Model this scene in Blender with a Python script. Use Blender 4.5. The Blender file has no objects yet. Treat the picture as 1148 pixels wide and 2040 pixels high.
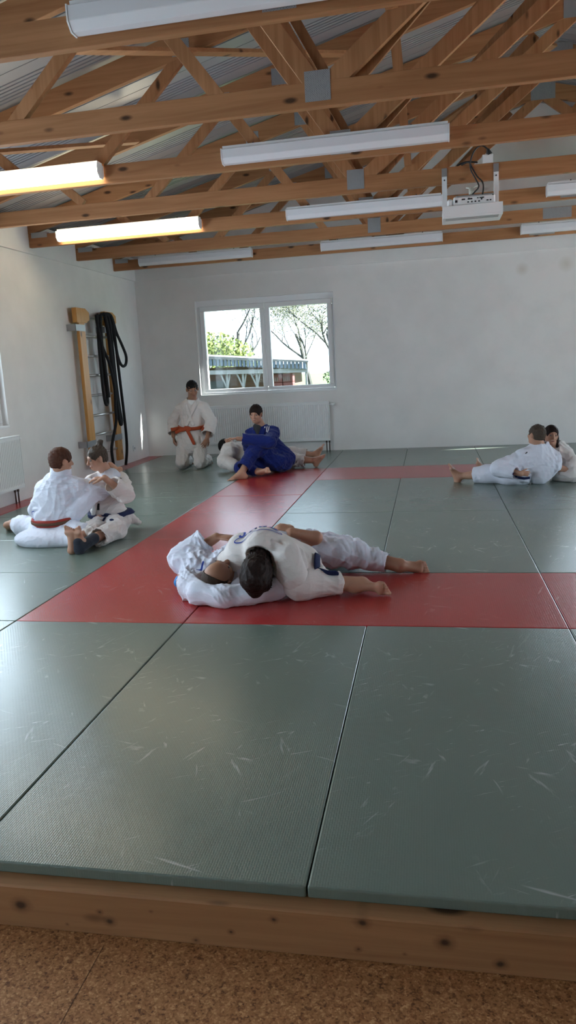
import bpy, math, random
import numpy as np
from mathutils import Vector, Matrix
SC = bpy.context.scene
COL = SC.collection
# ---------------------------------------------------------------- camera
def camrot(a, b, c):
    ca, sa, cb, sb, cc, sc = math.cos(a), math.sin(a), math.cos(b), math.sin(b), math.cos(c), math.sin(c)
    Rz = np.array([[ca, -sa, 0], [sa, ca, 0], [0, 0, 1]]); Rx = np.array([[1, 0, 0], [0, cb, -sb], [0, sb, cb]])
    Ry = np.array([[cc, 0, sc], [0, 1, 0], [-sc, 0, cc]])
    return Rz @ Rx @ Ry
_R = camrot(0.1975, -0.1765, 0.0538)
cd = bpy.data.cameras.new('camera'); cam = bpy.data.objects.new('camera', cd); COL.objects.link(cam)
M = Matrix.Identity(4)
for i in range(3):
    M[i][0] = _R[i, 0]; M[i][1] = _R[i, 2]; M[i][2] = -_R[i, 1]
M[0][3], M[1][3], M[2][3] = 2.3396, -1.727, 1.3475
cam.matrix_world = M
cd.sensor_fit = 'VERTICAL'; cd.sensor_height = 36.0; cd.lens = 1494.7 / 2040 * 36.0
cd.shift_x = (574 - 564.5) / 2040; cd.shift_y = -(1020 - 996.8) / 2040
cd.clip_start = 0.05; cd.clip_end = 300
SC.camera = cam
# ---------------------------------------------------------------- light
SC.view_settings.view_transform = 'Standard'
try: SC.view_settings.look = 'None'
except Exception: pass
SC.view_settings.gamma = 1.0
SC.view_settings.use_curve_mapping = False
SC.view_settings.exposure = 1.30
try:
    SC.cycles.use_denoising = True
    SC.cycles.max_bounces = 10; SC.cycles.diffuse_bounces = 6; SC.cycles.transparent_max_bounces = 12
    SC.cycles.sample_clamp_indirect = 8.0
    SC.cycles.caustics_reflective = False; SC.cycles.caustics_refractive = False
except Exception: pass
W = bpy.data.worlds.new('sky'); SC.world = W; W.use_nodes = True
bg = W.node_tree.nodes['Background']
bg.inputs[0].default_value = (0.75, 0.87, 1.0, 1); bg.inputs[1].default_value = 6.5
sd = bpy.data.lights.new('sun', 'SUN'); sd.energy = 70; sd.angle = 0.006; sd.color = (1, 0.95, 0.86)
sun = bpy.data.objects.new('sun', sd); COL.objects.link(sun)
sun.rotation_euler = Vector((-1, -0.203, -0.62)).to_track_quat('-Z', 'Y').to_euler()
sun.location = (12, 14, 9)

# ---------------------------------------------------------------- tagging
def tag(o, label=None, cat=None, group=None, kind=None):
    if label: o['label'] = label
    if cat: o['category'] = cat
    if group: o['group'] = group
    if kind: o['kind'] = kind
    return o
def empty(name, loc=(0, 0, 0), label=None, cat=None, group=None):
    o = bpy.data.objects.new(name, None); COL.objects.link(o); o.location = loc; o.empty_display_size = 0.1
    return tag(o, label, cat, group)
def link(name, me, mat, parent=None, smooth=False):
    o = bpy.data.objects.new(name, me); COL.objects.link(o)
    if mat is not None and not me.materials: me.materials.append(mat)
    if parent is not None:
        o.parent = parent; o.location = -Vector(parent.location)
    if smooth:
        me.polygons.foreach_set('use_smooth', [True] * len(me.polygons)); me.update()
    return o
class MB:
    """collects simple shapes in world coordinates, built into ONE mesh"""
    def __init__(s): s.v = []; s.f = []
    def add(s, vs, fs):
        n = len(s.v); s.v += [tuple(v) for v in vs]; s.f += [tuple(i + n for i in f) for f in fs]
        return s
    def box(s, lo, hi):
        x0, y0, z0 = lo; x1, y1, z1 = hi
        return s.add([(x0, y0, z0), (x1, y0, z0), (x1, y1, z0), (x0, y1, z0), (x0, y0, z1), (x1, y0, z1), (x1, y1, z1), (x0, y1, z1)],
                     [(0, 3, 2, 1), (4, 5, 6, 7), (0, 1, 5, 4), (1, 2, 6, 5), (2, 3, 7, 6), (3, 0, 4, 7)])
    def cbox(s, lo, hi, c):
        """box with all edges chamfered by c"""
        lo = Vector(lo); hi = Vector(hi); vs = []; idx = {}
        for i in range(8):
            sg = [(i >> k) & 1 for k in range(3)]
            P = [hi[k] if sg[k] else lo[k] for k in range(3)]
            for ax in range(3):
                q = [P[k] + (0 if k == ax else (-c if sg[k] else c)) for k in range(3)]
                idx[(i, ax)] = len(vs); vs.append(q)
        fs = []
        for ax in range(3):
            a, b = (ax + 1) % 3, (ax + 2) % 3
            for sgn in (0, 1):
                q = []
                for (ba, bb) in ((0, 0), (1, 0), (1, 1), (0, 1)):
                    i = (sgn << ax) | (ba << a) | (bb << b); q.append(idx[(i, ax)])
                fs.append(q if sgn else q[::-1])
        for ax in range(3):
            a, b = (ax + 1) % 3, (ax + 2) % 3
            for sa in (0, 1):
                for sb in (0, 1):
                    i0 = (sa << a) | (sb << b); i1 = i0 | (1 << ax)
                    q = [idx[(i0, a)], idx[(i1, a)], idx[(i1, b)], idx[(i0, b)]]
                    fs.append(q if (sa ^ sb) else q[::-1])
        for i in range(8):
            q = [idx[(i, 0)], idx[(i, 1)], idx[(i, 2)]]
            fs.append(q if bin(i).count('1') % 2 == 1 else q[::-1])
        return s.add(vs, fs)
    def beam(s, a, b, w, h, up=(0, 0, 1)):
        a = Vector(a); b = Vector(b); d = (b - a).normalized(); u = Vector(up)
        sd_ = d.cross(u).normalized() * w / 2; u = sd_.cross(d).normalized() * h / 2
        vs = [a - sd_ - u, a + sd_ - u, a + sd_ + u, a - sd_ + u, b - sd_ - u, b + sd_ - u, b + sd_ + u, b - sd_ + u]
        return s.add(vs, [(0, 1, 2, 3), (7, 6, 5, 4), (0, 4, 5, 1), (1, 5, 6, 2), (2, 6, 7, 3), (3, 7, 4, 0)])
    def prism(s, poly, axis, t0, t1):
        """2D polygon extruded along axis (0,1,2); poly coords are the two other axes in order"""
        n = len(poly); o = [k for k in range(3) if k != axis]
        vs = []
        for t in (t0, t1):
            for p in poly:
                q = [0, 0, 0]; q[axis] = t; q[o[0]] = p[0]; q[o[1]] = p[1]; vs.append(q)
        fs = [tuple(range(n))[::-1], tuple(range(n, 2 * n))]
        for i in range(n): fs.append((i, (i + 1) % n, (i + 1) % n + n, i + n))
        return s.add(vs, fs)
    def tube(s, pts, r, seg=8, cap=True):
        pts = [Vector(p) for p in pts]; n = len(pts)
        rs = r if isinstance(r, (list, tuple)) else [r] * n
        base = len(s.v); prev = None
        for i, p in enumerate(pts):
            d = (pts[min(i + 1, n - 1)] - pts[max(i - 1, 0)]).normalized()
            if prev is None:
                prev = Vector((0, 0, 1)) if abs(d.z) < 0.9 else Vector((1, 0, 0))
            a = (prev - d * prev.dot(d)).normalized(); b = d.cross(a); prev = a
            for k in range(seg):
                t = 2 * math.pi * k / seg; s.v.append(tuple(p + (a * math.cos(t) + b * math.sin(t)) * rs[i]))
        for i in range(n - 1):
            for k in range(seg):
                k2 = (k + 1) % seg
                s.f.append((base + i * seg + k, base + i * seg + k2, base + (i + 1) * seg + k2, base + (i + 1) * seg + k))
        if cap:
            s.f.append(tuple(base + k for k in range(seg))[::-1]); s.f.append(tuple(base + (n - 1) * seg + k for k in range(seg)))
        return s
    def build(s, name, mat, parent=None, smooth=False, bevel=0.0):
        me = bpy.data.meshes.new(name); me.from_pydata(s.v, [], s.f); me.update()
        o = link(name, me, mat, parent, smooth)
        if bevel:
            m = o.modifiers.new('bevel', 'BEVEL'); m.width = bevel; m.segments = 2; m.limit_method = 'ANGLE'
        return o
def struct(o): o['kind'] = 'structure'; return o
def curve_pts(P, n=8):
    P = [Vector(p) for p in P]; out = []
    for i in range(len(P) - 1):
        p0, p1, p2, p3 = P[max(i - 1, 0)], P[i], P[i + 1], P[min(i + 2, len(P) - 1)]
        for k in range(n):
            t = k / n
            out.append(0.5 * ((2 * p1) + (p2 - p0) * t + (2 * p0 - 5 * p1 + 4 * p2 - p3) * t * t + (3 * p1 - p0 - 3 * p2 + p3) * t ** 3))
    out.append(P[-1]); return out

# ---------------------------------------------------------------- materials
def mat(name, base=(0.8, 0.8, 0.8), rough=0.6, metal=0.0, spec=0.5):
    m = bpy.data.materials.new(name); m.use_nodes = True; nt = m.node_tree; b = nt.nodes['Principled BSDF']
    b.inputs['Base Color'].default_value = (*base, 1); b.inputs['Roughness'].default_value = rough
    b.inputs['Metallic'].default_value = metal
    b.inputs['Specular IOR Level'].default_value = spec
    return m, nt, b
def N(nt, t, **k):
    n = nt.nodes.new(t)
    for a, v in k.items():
        if a in n.inputs: n.inputs[a].default_value = v
        else: setattr(n, a, v)
    return n
def coords(nt, scale=(1, 1, 1), kind='Object', rot=(0, 0, 0)):
    tc = nt.nodes.new('ShaderNodeTexCoord'); mp = nt.nodes.new('ShaderNodeMapping')
    mp.inputs['Scale'].default_value = scale; mp.inputs['Rotation'].default_value = rot
    nt.links.new(tc.outputs[kind], mp.inputs[0]); return mp.outputs[0]
def ramp(nt, fac, stops):
    r = nt.nodes.new('ShaderNodeValToRGB'); e = r.color_ramp.elements
    while len(e) < len(stops): e.new(0.5)
    for i, (p, c) in enumerate(stops):
        e[i].position = p; e[i].color = (*c, 1) if len(c) == 3 else c
    nt.links.new(fac, r.inputs[0]); return r.outputs[0]
def noise(nt, vec, scale, detail=4, rough=0.5, dist=0.0):
    n = nt.nodes.new('ShaderNodeTexNoise'); n.inputs['Scale'].default_value = scale; n.inputs['Detail'].default_value = detail
    n.inputs['Roughness'].default_value = rough; n.inputs['Distortion'].default_value = dist
    nt.links.new(vec, n.inputs['Vector']); return n.outputs['Fac']
def mixc(nt, fac, a, b, mode='MIX'):
    m = nt.nodes.new('ShaderNodeMix'); m.data_type = 'RGBA'; m.blend_type = mode
    for s, v in ((0, fac), (6, a), (7, b)):
        if isinstance(v, (int, float)): m.inputs[s].default_value = v
        elif isinstance(v, tuple): m.inputs[s].default_value = (*v, 1) if len(v) == 3 else v
        else: nt.links.new(v, m.inputs[s])
    return m.outputs[2]
def math_(nt, op, a, b=None, c=None):
    m = nt.nodes.new('ShaderNodeMath'); m.operation = op
    for i, v in enumerate((a, b, c)):
        if v is None: continue
        if isinstance(v, (int, float)): m.inputs[i].default_value = v
        else: nt.links.new(v, m.inputs[i])
    return m.outputs[0]
def bump(nt, bs, h, strength=0.3, dist=0.01):
    b = nt.nodes.new('ShaderNodeBump'); b.inputs['Strength'].default_value = strength; b.inputs['Distance'].default_value = dist
    nt.links.new(h, b.inputs['Height']); nt.links.new(b.outputs[0], bs.inputs['Normal']); return b

def wall_mat(name, col):
    m, nt, b = mat(name, col, 0.85, spec=0.25)
    v = coords(nt)
    n1 = noise(nt, v, 0.6, 3); n2 = noise(nt, v, 2.2, 5, 0.6)
    f = math_(nt, 'MULTIPLY', n1, n2)
    c = ramp(nt, f, [(0.10, tuple(x * 0.90 for x in col)), (0.32, col)])
    if name == 'wall_plaster':        # faint round damp stains high on the back wall
        for (sx_, sz_, r_) in ((3.70, 2.55, .075), (4.31, 2.58, .09)):
            d_ = nt.nodes.new('ShaderNodeVectorMath'); d_.operation = 'DISTANCE'; nt.links.new(v, d_.inputs[0]); d_.inputs[1].default_value = (sx_, 10.05, sz_)
            c = mixc(nt, ramp(nt, math_(nt, 'DIVIDE', d_.outputs['Value'], r_ * 1.4), [(0.15, (.45, .45, .45)), (1.0, (0, 0, 0))]), c, (0.50, 0.44, 0.36))
    nt.links.new(c, b.inputs['Base Color'])
    bump(nt, b, noise(nt, v, 90, 3), 0.15, 0.003)
    return m
M_WALL = wall_mat('wall_plaster', (0.78, 0.765, 0.755))
M_RING = wall_mat('wall_plaster_band', (0.78, 0.77, 0.76))
def mat_vinyl(name, col, dirty):
    m, nt, b = mat(name, col, 0.4, spec=0.62)
    v = coords(nt)
    big = noise(nt, v, 1.1, 4, 0.6)
    base = mixc(nt, big, tuple(c * 0.86 for c in col), tuple(min(1, c * 1.12) for c in col))
    # scuffs: short pale drag marks in different directions
    tot = None
    for i, (ang, sx, sy, th) in enumerate(((0.35, 1.6, 9, 0.675), (2.0, 1.9, 12, 0.675), (1.2, 1.5, 8, 0.685), (-0.5, 3.0, 26, 0.67))):
        vv = coords(nt, (1, 1, 1), rot=(0, 0, ang)); mp2 = N(nt, 'ShaderNodeMapping'); mp2.inputs['Scale'].default_value = (sx, sy, 1)
        nt.links.new(vv, mp2.inputs[0])
        s_ = noise(nt, mp2.outputs[0], 1.6 + i * 0.3, 3, 0.6, 0.9)
        k = math_(nt, 'MULTIPLY', math_(nt, 'SUBTRACT', s_, th - 0.03), 9.0)
        k = math_(nt, 'MINIMUM', math_(nt, 'MAXIMUM', k, 0.0), 1.0)
        tot = k if tot is None else math_(nt, 'MAXIMUM', tot, k)
    patch = ramp(nt, noise(nt, v, 1.9, 2), [(0.42, (0, 0, 0)), (0.62, (1, 1, 1))])
    tot = math_(nt, 'MULTIPLY', math_(nt, 'MULTIPLY', tot, patch), dirty)
    c = mixc(nt, tot, base, tuple(min(1, x * 0.5 + 0.40) for x in col))
    nt.links.new(c, b.inputs['Base Color'])
    b.inputs['Roughness'].default_value = 0.24
    # woven straw emboss: fine bars in alternating rows
    br = N(nt, 'ShaderNodeTexBrick'); br.offset = 0.5
    br.inputs['Scale'].default_value = 1.0; br.inputs['Brick Width'].default_value = 0.024; br.inputs['Row Height'].default_value = 0.0075
    br.inputs['Mortar Size'].default_value = 0.0018; br.inputs['Mortar Smooth'].default_value = 0.9
    br.inputs['Color1'].default_value = (1, 1, 1, 1); br.inputs['Color2'].default_value = (0.8, 0.8, 0.8, 1); br.inputs['Mortar'].default_value = (0, 0, 0, 1)
    nt.links.new(coords(nt, rot=(0, 0, math.pi / 2)), br.inputs['Vector'])
    h = math_(nt, 'ADD', math_(nt, 'MULTIPLY', br.outputs['Color'], 0.35), math_(nt, 'MULTIPLY', noise(nt, v, 4.5, 3), 1.2))
    bump(nt, b, h, 0.28, 0.003)
    return m
M_GREEN = mat_vinyl('green_mat_vinyl', (0.140, 0.178, 0.152), 0.9)
M_RED = mat_vinyl('red_mat_vinyl', (0.40, 0.036, 0.034), 0.35)
def wood_mat(name, c0, c1, axis, knots=True, rough=0.55, ks=1.0):
    m, nt, b = mat(name, c1, rough, spec=0.3)
    sc = [6.0, 6.0, 6.0]; sc[axis] = 0.35
    v = coords(nt, tuple(sc))
    g = noise(nt, v, 2.2, 5, 0.6, 1.2)
    sc2 = [60.0, 60.0, 60.0]; sc2[axis] = 1.5
    g2 = noise(nt, coords(nt, tuple(sc2)), 1.0, 3)
    f = math_(nt, 'ADD', math_(nt, 'MULTIPLY', g, 0.75), math_(nt, 'MULTIPLY', g2, 0.25))
    c = ramp(nt, f, [(0.30, c0), (0.62, c1)])
    if knots:
        sk = [9.0, 9.0, 9.0]; sk[axis] = 3.6
        vo = N(nt, 'ShaderNodeTexVoronoi'); vo.inputs['Scale'].default_value = ks; vo.inputs['Randomness'].default_value = 1.0
        nt.links.new(coords(nt, tuple(sk)), vo.inputs['Vector'])
        kf = ramp(nt, vo.outputs['Distance'], [(0.09, (1, 1, 1)), (0.20, (0, 0, 0))])
        sel = N(nt, 'ShaderNodeSeparateColor'); nt.links.new(vo.outputs['Color'], sel.inputs[0])
        s2 = math_(nt, 'GREATER_THAN', sel.outputs[0], 0.45)
        c = mixc(nt, math_(nt, 'MULTIPLY', kf, s2), c, tuple(x * 0.22 for x in c0))
    if name == 'platform_beam_timber':
        sx3 = N(nt, 'ShaderNodeSeparateXYZ'); nt.links.new(coords(nt), sx3.inputs[0])
        wob = math_(nt, 'MULTIPLY', noise(nt, coords(nt), 40, 3), 0.008)
        for (kx, kz, kr) in KNOTS:
            dx = math_(nt, 'MULTIPLY', math_(nt, 'SUBTRACT', sx3.outputs[0], kx), 0.75); dz = math_(nt, 'MULTIPLY', math_(nt, 'SUBTRACT', sx3.outputs[2], kz), 1.0)
            d_ = math_(nt, 'SQRT', math_(nt, 'ADD', math_(nt, 'MULTIPLY', dx, dx), math_(nt, 'MULTIPLY', dz, dz)))
            kf2 = ramp(nt, math_(nt, 'DIVIDE', math_(nt, 'ADD', d_, wob), kr * 2.2), [(0.30, (.92, .92, .92)), (0.55, (.35, .35, .35)), (1.0, (0, 0, 0))])
            c = mixc(nt, kf2, c, (0.035, 0.015, 0.008))
    nt.links.new(c, b.inputs['Base Color'])
    bump(nt, b, g2, 0.15, 0.002)
    return m
KNOTS = [(1.195, -.093, .016), (1.431, -.092, .007), (1.458, -.118, .011), (1.700, -.150, .007), (1.800, -.115, .007), (1.918, -.066, .008), (2.149, -.052, .012), (2.354, -.087, .014), (2.488, -.133, .011), (2.137, -.129, .007), (2.254, -.131, .005), (1.58, -.075, .005), (1.33, -.14, .005)]
M_TX = wood_mat('truss_timber_along', (0.27, 0.115, 0.045), (0.40, 0.19, 0.085), 0)
M_TZ = wood_mat('truss_timber_web', (0.27, 0.115, 0.045), (0.42, 0.205, 0.095), 2)
M_BEAM = wood_mat('platform_beam_timber', (0.22, 0.105, 0.045), (0.35, 0.175, 0.080), 0, rough=0.6, ks=0.9)
M_BAR = wood_mat('wall_bar_timber', (0.46, 0.22, 0.06), (0.58, 0.29, 0.09), 2, rough=0.4)
def cork_mat():
    m, nt, b = mat('cork_floor', (0.3, 0.17, 0.08), 0.55, spec=0.3)
    v = coords(nt)
    vo = N(nt, 'ShaderNodeTexVoronoi'); vo.inputs['Scale'].default_value = 210; nt.links.new(v, vo.inputs['Vector'])
    vo2 = N(nt, 'ShaderNodeTexVoronoi'); vo2.inputs['Scale'].default_value = 90; nt.links.new(v, vo2.inputs['Vector'])
    s = N(nt, 'ShaderNodeSeparateColor'); nt.links.new(vo.outputs['Color'], s.inputs[0])
    s2 = N(nt, 'ShaderNodeSeparateColor'); nt.links.new(vo2.outputs['Color'], s2.inputs[0])
    f = math_(nt, 'ADD', math_(nt, 'MULTIPLY', s.outputs[0], 0.6), math_(nt, 'MULTIPLY', s2.outputs[1], 0.4))
    c = ramp(nt, f, [(0.05, (0.12, 0.045, 0.018)), (0.35, (0.30, 0.13, 0.05)), (0.7, (0.41, 0.19, 0.078)), (0.97, (0.58, 0.33, 0.16))])
    nt.links.new(c, b.inputs['Base Color']); bump(nt, b, f, 0.15, 0.001)
    return m
M_CORK = cork_mat()
def metal_roof():
    m, nt, b = mat('ribbed_roof_sheet', (0.36, 0.36, 0.375), 0.4, 0.35, spec=0.5)
    v = coords(nt); n = noise(nt, v, 3, 3)
    nt.links.new(math_(nt, 'ADD', math_(nt, 'MULTIPLY', n, 0.12), 0.30), b.inputs['Roughness'])
    return m
M_ROOF = metal_roof()
M_WHITE = mat('white_enamel', (0.78, 0.79, 0.80), 0.35)[0]
M_UPVC = mat('white_window_plastic', (0.76, 0.77, 0.79), 0.3)[0]
M_DARK = mat('dark_plastic', (0.02, 0.02, 0.022), 0.5)[0]
M_ALU = mat('brushed_rung_metal', (0.62, 0.60, 0.57), 0.3, 0.9)[0]
M_STEEL = mat('grey_steel', (0.35, 0.35, 0.36), 0.45, 0.7)[0]
M_PIPE = mat('copper_pipe_dark', (0.07, 0.045, 0.035), 0.45, 0.3)[0]
def plate_mat():
    m, nt, b = mat('punched_nail_plate', (0.30, 0.32, 0.34), 0.45, 0.7)
    v = coords(nt, (1, 1, 1))
    br = N(nt, 'ShaderNodeTexBrick'); br.inputs['Scale'].default_value = 1.0; br.inputs['Brick Width'].default_value = 0.013; br.inputs['Row Height'].default_value = 0.0065
    br.inputs['Mortar Size'].default_value = 0.0022; br.inputs['Color1'].default_value = (0.14, 0.14, 0.15, 1); br.inputs['Color2'].default_value = (0.30, 0.31, 0.32, 1); br.inputs['Mortar'].default_value = (0.42, 0.44, 0.46, 1)
    vx = N(nt, 'ShaderNodeSeparateXYZ'); nt.links.new(v, vx.inputs[0]); cx_ = N(nt, 'ShaderNodeCombineXYZ')
    nt.links.new(vx.outputs[2], cx_.inputs[0]); nt.links.new(vx.outputs[0], cx_.inputs[1]); nt.links.new(cx_.outputs[0], br.inputs['Vector'])
    nt.links.new(br.outputs['Color'], b.inputs['Base Color']); return m
M_PLATE = plate_mat()
def emit(name, col, st):
    m = bpy.data.materials.new(name); m.use_nodes = True; nt = m.node_tree; nt.nodes.clear()
    e = nt.nodes.new('ShaderNodeEmission'); e.inputs[0].default_value = (*col, 1); e.inputs[1].default_value = st
    o = nt.nodes.new('ShaderNodeOutputMaterial'); nt.links.new(e.outputs[0], o.inputs[0]); return m
M_LIT = emit('lit_lamp_diffuser', (1.0, 0.84, 0.55), 5.5)
M_OFF = mat('unlit_lamp_diffuser', (0.72, 0.73, 0.77), 0.25)[0]
def glass_mat(tr=(0.9, 0.93, 0.93)):
    m = bpy.data.materials.new('window_glass'); m.use_nodes = True; nt = m.node_tree; nt.nodes.clear()
    t = nt.nodes.new('ShaderNodeBsdfTransparent'); t.inputs[0].default_value = (*tr, 1); g = nt.nodes.new('ShaderNodeBsdfGlossy'); g.inputs['Roughness'].default_value = 0.02
    mx = nt.nodes.new('ShaderNodeMixShader'); fr = nt.nodes.new('ShaderNodeFresnel'); gm = nt.nodes.new('ShaderNodeNewGeometry'); io = math_(nt, 'MULTIPLY_ADD', gm.outputs['Backfacing'], 1 / 1.3 - 1.3, 1.3); nt.links.new(io, fr.inputs[0])
    o = nt.nodes.new('ShaderNodeOutputMaterial')
    nt.links.new(fr.outputs[0], mx.inputs[0]); nt.links.new(t.outputs[0], mx.inputs[1]); nt.links.new(g.outputs[0], mx.inputs[2]); nt.links.new(mx.outputs[0], o.inputs[0]); return m
M_GLASS = glass_mat(); M_GLASS1 = glass_mat((0.50, 0.53, 0.54))
def cloth_mat(name, col, tint=None):
    m, nt, b = mat(name, col, 0.9, spec=0.15)
    v = coords(nt)
    n = noise(nt, v, 14, 5, 0.55, 0.6)
    c = mixc(nt, n, tuple(x * 0.93 for x in col), tuple(min(1, x * 1.04) for x in col))
    nt.links.new(c, b.inputs['Base Color'])
    w = noise(nt, coords(nt, (1, 1, 2.2), rot=(0.4, 0.7, 0.2)), 11, 4, 0.55, 1.0)
    f = noise(nt, v, 260, 2)
    bump(nt, b, math_(nt, 'ADD', w, math_(nt, 'MULTIPLY', f, 0.08)), 0.35, 0.018)
    b.inputs['Sheen Weight'].default_value = 0.15
    return m
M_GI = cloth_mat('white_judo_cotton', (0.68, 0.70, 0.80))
M_GI2 = cloth_mat('cream_judo_cotton', (0.70, 0.65, 0.63))
M_GIB = cloth_mat('blue_judo_cotton', (0.009, 0.019, 0.135))
M_TEE = cloth_mat('white_undershirt', (0.8, 0.8, 0.79))
def skin_mat(name, col):
    m, nt, b = mat(name, col, 0.5, spec=0.35)
    n = noise(nt, coords(nt), 22, 4)
    nt.links.new(mixc(nt, n, tuple(x * 0.88 for x in col), tuple(min(1, x * 1.08) for x in col)), b.inputs['Base Color'])
    b.inputs['Subsurface Weight'].default_value = 0.08; b.inputs['Subsurface Radius'].default_value = (0.012, 0.004, 0.002); b.inputs['Subsurface Scale'].default_value = 0.5
    return m
M_SKIN = skin_mat('skin_fair', (0.46, 0.25, 0.17))
M_SKIN2 = skin_mat('skin_tanned', (0.36, 0.18, 0.115))
def hair_mat(name, col):
    m, nt, b = mat(name, col, 0.62, spec=0.18)
    w = noise(nt, coords(nt, (1, 1, 0.25)), 90, 3, 0.6)
    nt.links.new(mixc(nt, w, tuple(x * 0.55 for x in col), tuple(x * 1.5 for x in col)), b.inputs['Base Color'])
    bump(nt, b, w, 0.6, 0.006); return m
M_HBLACK = hair_mat('black_hair', (0.006, 0.005, 0.005))
M_HBROWN = hair_mat('brown_hair', (0.070, 0.026, 0.015))
M_HDARK = hair_mat('dark_brown_hair', (0.014, 0.006, 0.0045))
M_HASH = hair_mat('ash_brown_hair', (0.062, 0.045, 0.034))
M_STUB = hair_mat('cropped_grey_brown_hair', (0.045, 0.026, 0.018))
M_EYE = mat('eye_white', (0.30, 0.27, 0.25), 0.25)[0]
M_IRIS = mat('eye_iris', (0.03, 0.02, 0.015), 0.2)[0]
M_LIP = mat('lips', (0.22, 0.065, 0.055), 0.45)[0]
M_NAIL = mat('dark_nail_polish', (0.10, 0.01, 0.02), 0.25)[0]
def belt_mat(name, col, col2=None):
    m, nt, b = mat(name, col, 0.7, spec=0.25)
    n = noise(nt, coords(nt, (3, 3, 40)), 6, 3)
    nt.links.new(mixc(nt, n, tuple(x * 0.7 for x in col), tuple(x * 1.2 for x in col)), b.inputs['Base Color']); return m
M_BORANGE = belt_mat('orange_belt_cotton', (0.40, 0.07, 0.025))
M_BNAVY = belt_mat('navy_belt_cotton', (0.012, 0.020, 0.075))
M_BRED = belt_mat('red_belt_edge', (0.30, 0.035, 0.025))
M_BBROWN = belt_mat('brown_belt_cotton', (0.115, 0.060, 0.038))
M_BLUEBAND = mat('blue_tape', (0.01, 0.20, 0.55), 0.6)[0]
M_SOCK = cloth_mat('charcoal_sock', (0.030, 0.034, 0.048))
M_BLACK = mat('black_patch', (0.012, 0.012, 0.014), 0.7)[0]
M_ROPE = mat('black_rope', (0.008, 0.008, 0.010), 0.9)[0]
M_INK = mat('blue_print', (0.02, 0.05, 0.33), 0.7)[0]
M_STRIPE = mat('white_stripe', (0.75, 0.75, 0.75), 0.7)[0]

# ================================================================ ROOM SHELL
XL, XR, YB, YF = -2.25, 9.95, 10.05, -4.2
ZF = -0.165                      # cork floor
def roofz(x, off=0.0):           # underside of rafters + off
    return 3.0 + 0.26 * (min(x, 2 * 3.85 - x) + 2.25) + off
# floor
struct(MB().box((XL - .3, YF, ZF - .1), (XR + .3, YB, ZF)).build('floor', M_CORK))
g = MB()
for (a, b) in (((1.45, -0.08), (1.455, -2.2)), ((0.55, -0.6), (0.555, -2.2))):
    g.box((a[0], b[1], ZF), (b[0] - .0035, a[1] if a[1] > -.5 else -.08, ZF + 0.0006))
struct(g.build('trim_1', mat('cork_seam', (0.10, 0.045, 0.02), .8)[0])); bpy.data.objects['trim_1']['label'] = 'thin dark seams between the cork floor sheets'
T = 0.36
WZ0, WZ1 = 0.955, 2.433          # window opening heights
def wall_with_holes(name, axis, pos, out, lo, hi, ztop, holes, m):
    """axis = normal axis (0 or 1); wall spans lo..hi on the other axis; holes = (a0,a1,z0,z1)"""
    mb = MB(); cuts = sorted(holes)
    def blk(a0, a1, z0, z1):
        if a1 - a0 < 1e-4 or z1 - z0 < 1e-4: return
        p0, p1 = min(pos, pos + out), max(pos, pos + out)
        if axis == 1: mb.box((a0, p0, z0), (a1, p1, z1))
        else: mb.box((p0, a0, z0), (p1, a1, z1))
    cur = lo
    for (a0, a1, z0, z1) in cuts:
        blk(cur, a0, ZF - .1, ztop); blk(a0, a1, ZF - .1, z0); blk(a0, a1, z1, ztop); cur = a1
    blk(cur, hi, ZF - .1, ztop)
    return mb.build(name, m)
WB = [(-1.275, 0.93, WZ0, WZ1), (4.66, 6.86, WZ0, WZ1)]
WL = [(3.70, 5.905, .86, WZ1), (0.2, 2.8, .86, WZ1), (-3.6, -1.2, .86, WZ1)]
WR = [(1.5, 3.6, .6, 2.7), (3.9, 6.3, .6, 2.7)]  # unseen right-wall windows, added and sized to let in more daylight
WF = []
wb = struct(wall_with_holes('wall_back', 1, YB, T, XL - .3, XR + .3, 2.80, WB, M_WALL))
struct(wall_with_holes('wall_left', 0, XL, -.3, YF, YB, 3.17, WL, M_WALL))
struct(wall_with_holes('wall_right', 0, XR, .3, YF, YB, 3.17, WR, M_WALL))
struct(wall_with_holes('wall_front', 1, YF, -T, XL - .3, XR + .3, 3.17, WF, M_WALL))
# gable above the ring beam (back and front)
for nm, y0, y1 in (('wall_back_gable', YB - .03, YB + T), ('wall_front_gable', YF - T, YF)):
    poly = [(XL - .3, 2.80 if 'back' in nm else 3.17), (XR + .3, 2.80 if 'back' in nm else 3.17), (XR + .3, 3.19), (XR, 3.2), (3.85, roofz(3.85, .195)), (XL, 3.2), (XL - .3, 3.19)]
    struct(MB().prism(poly, 1, y0, y1).build(nm, M_RING))
struct(MB().box((XL, YF, 2.805), (XL + .03, YB - .03, 3.15)).build('trim_2', M_RING))['label'] = 'white plaster ring beam band along the left wall'
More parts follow.
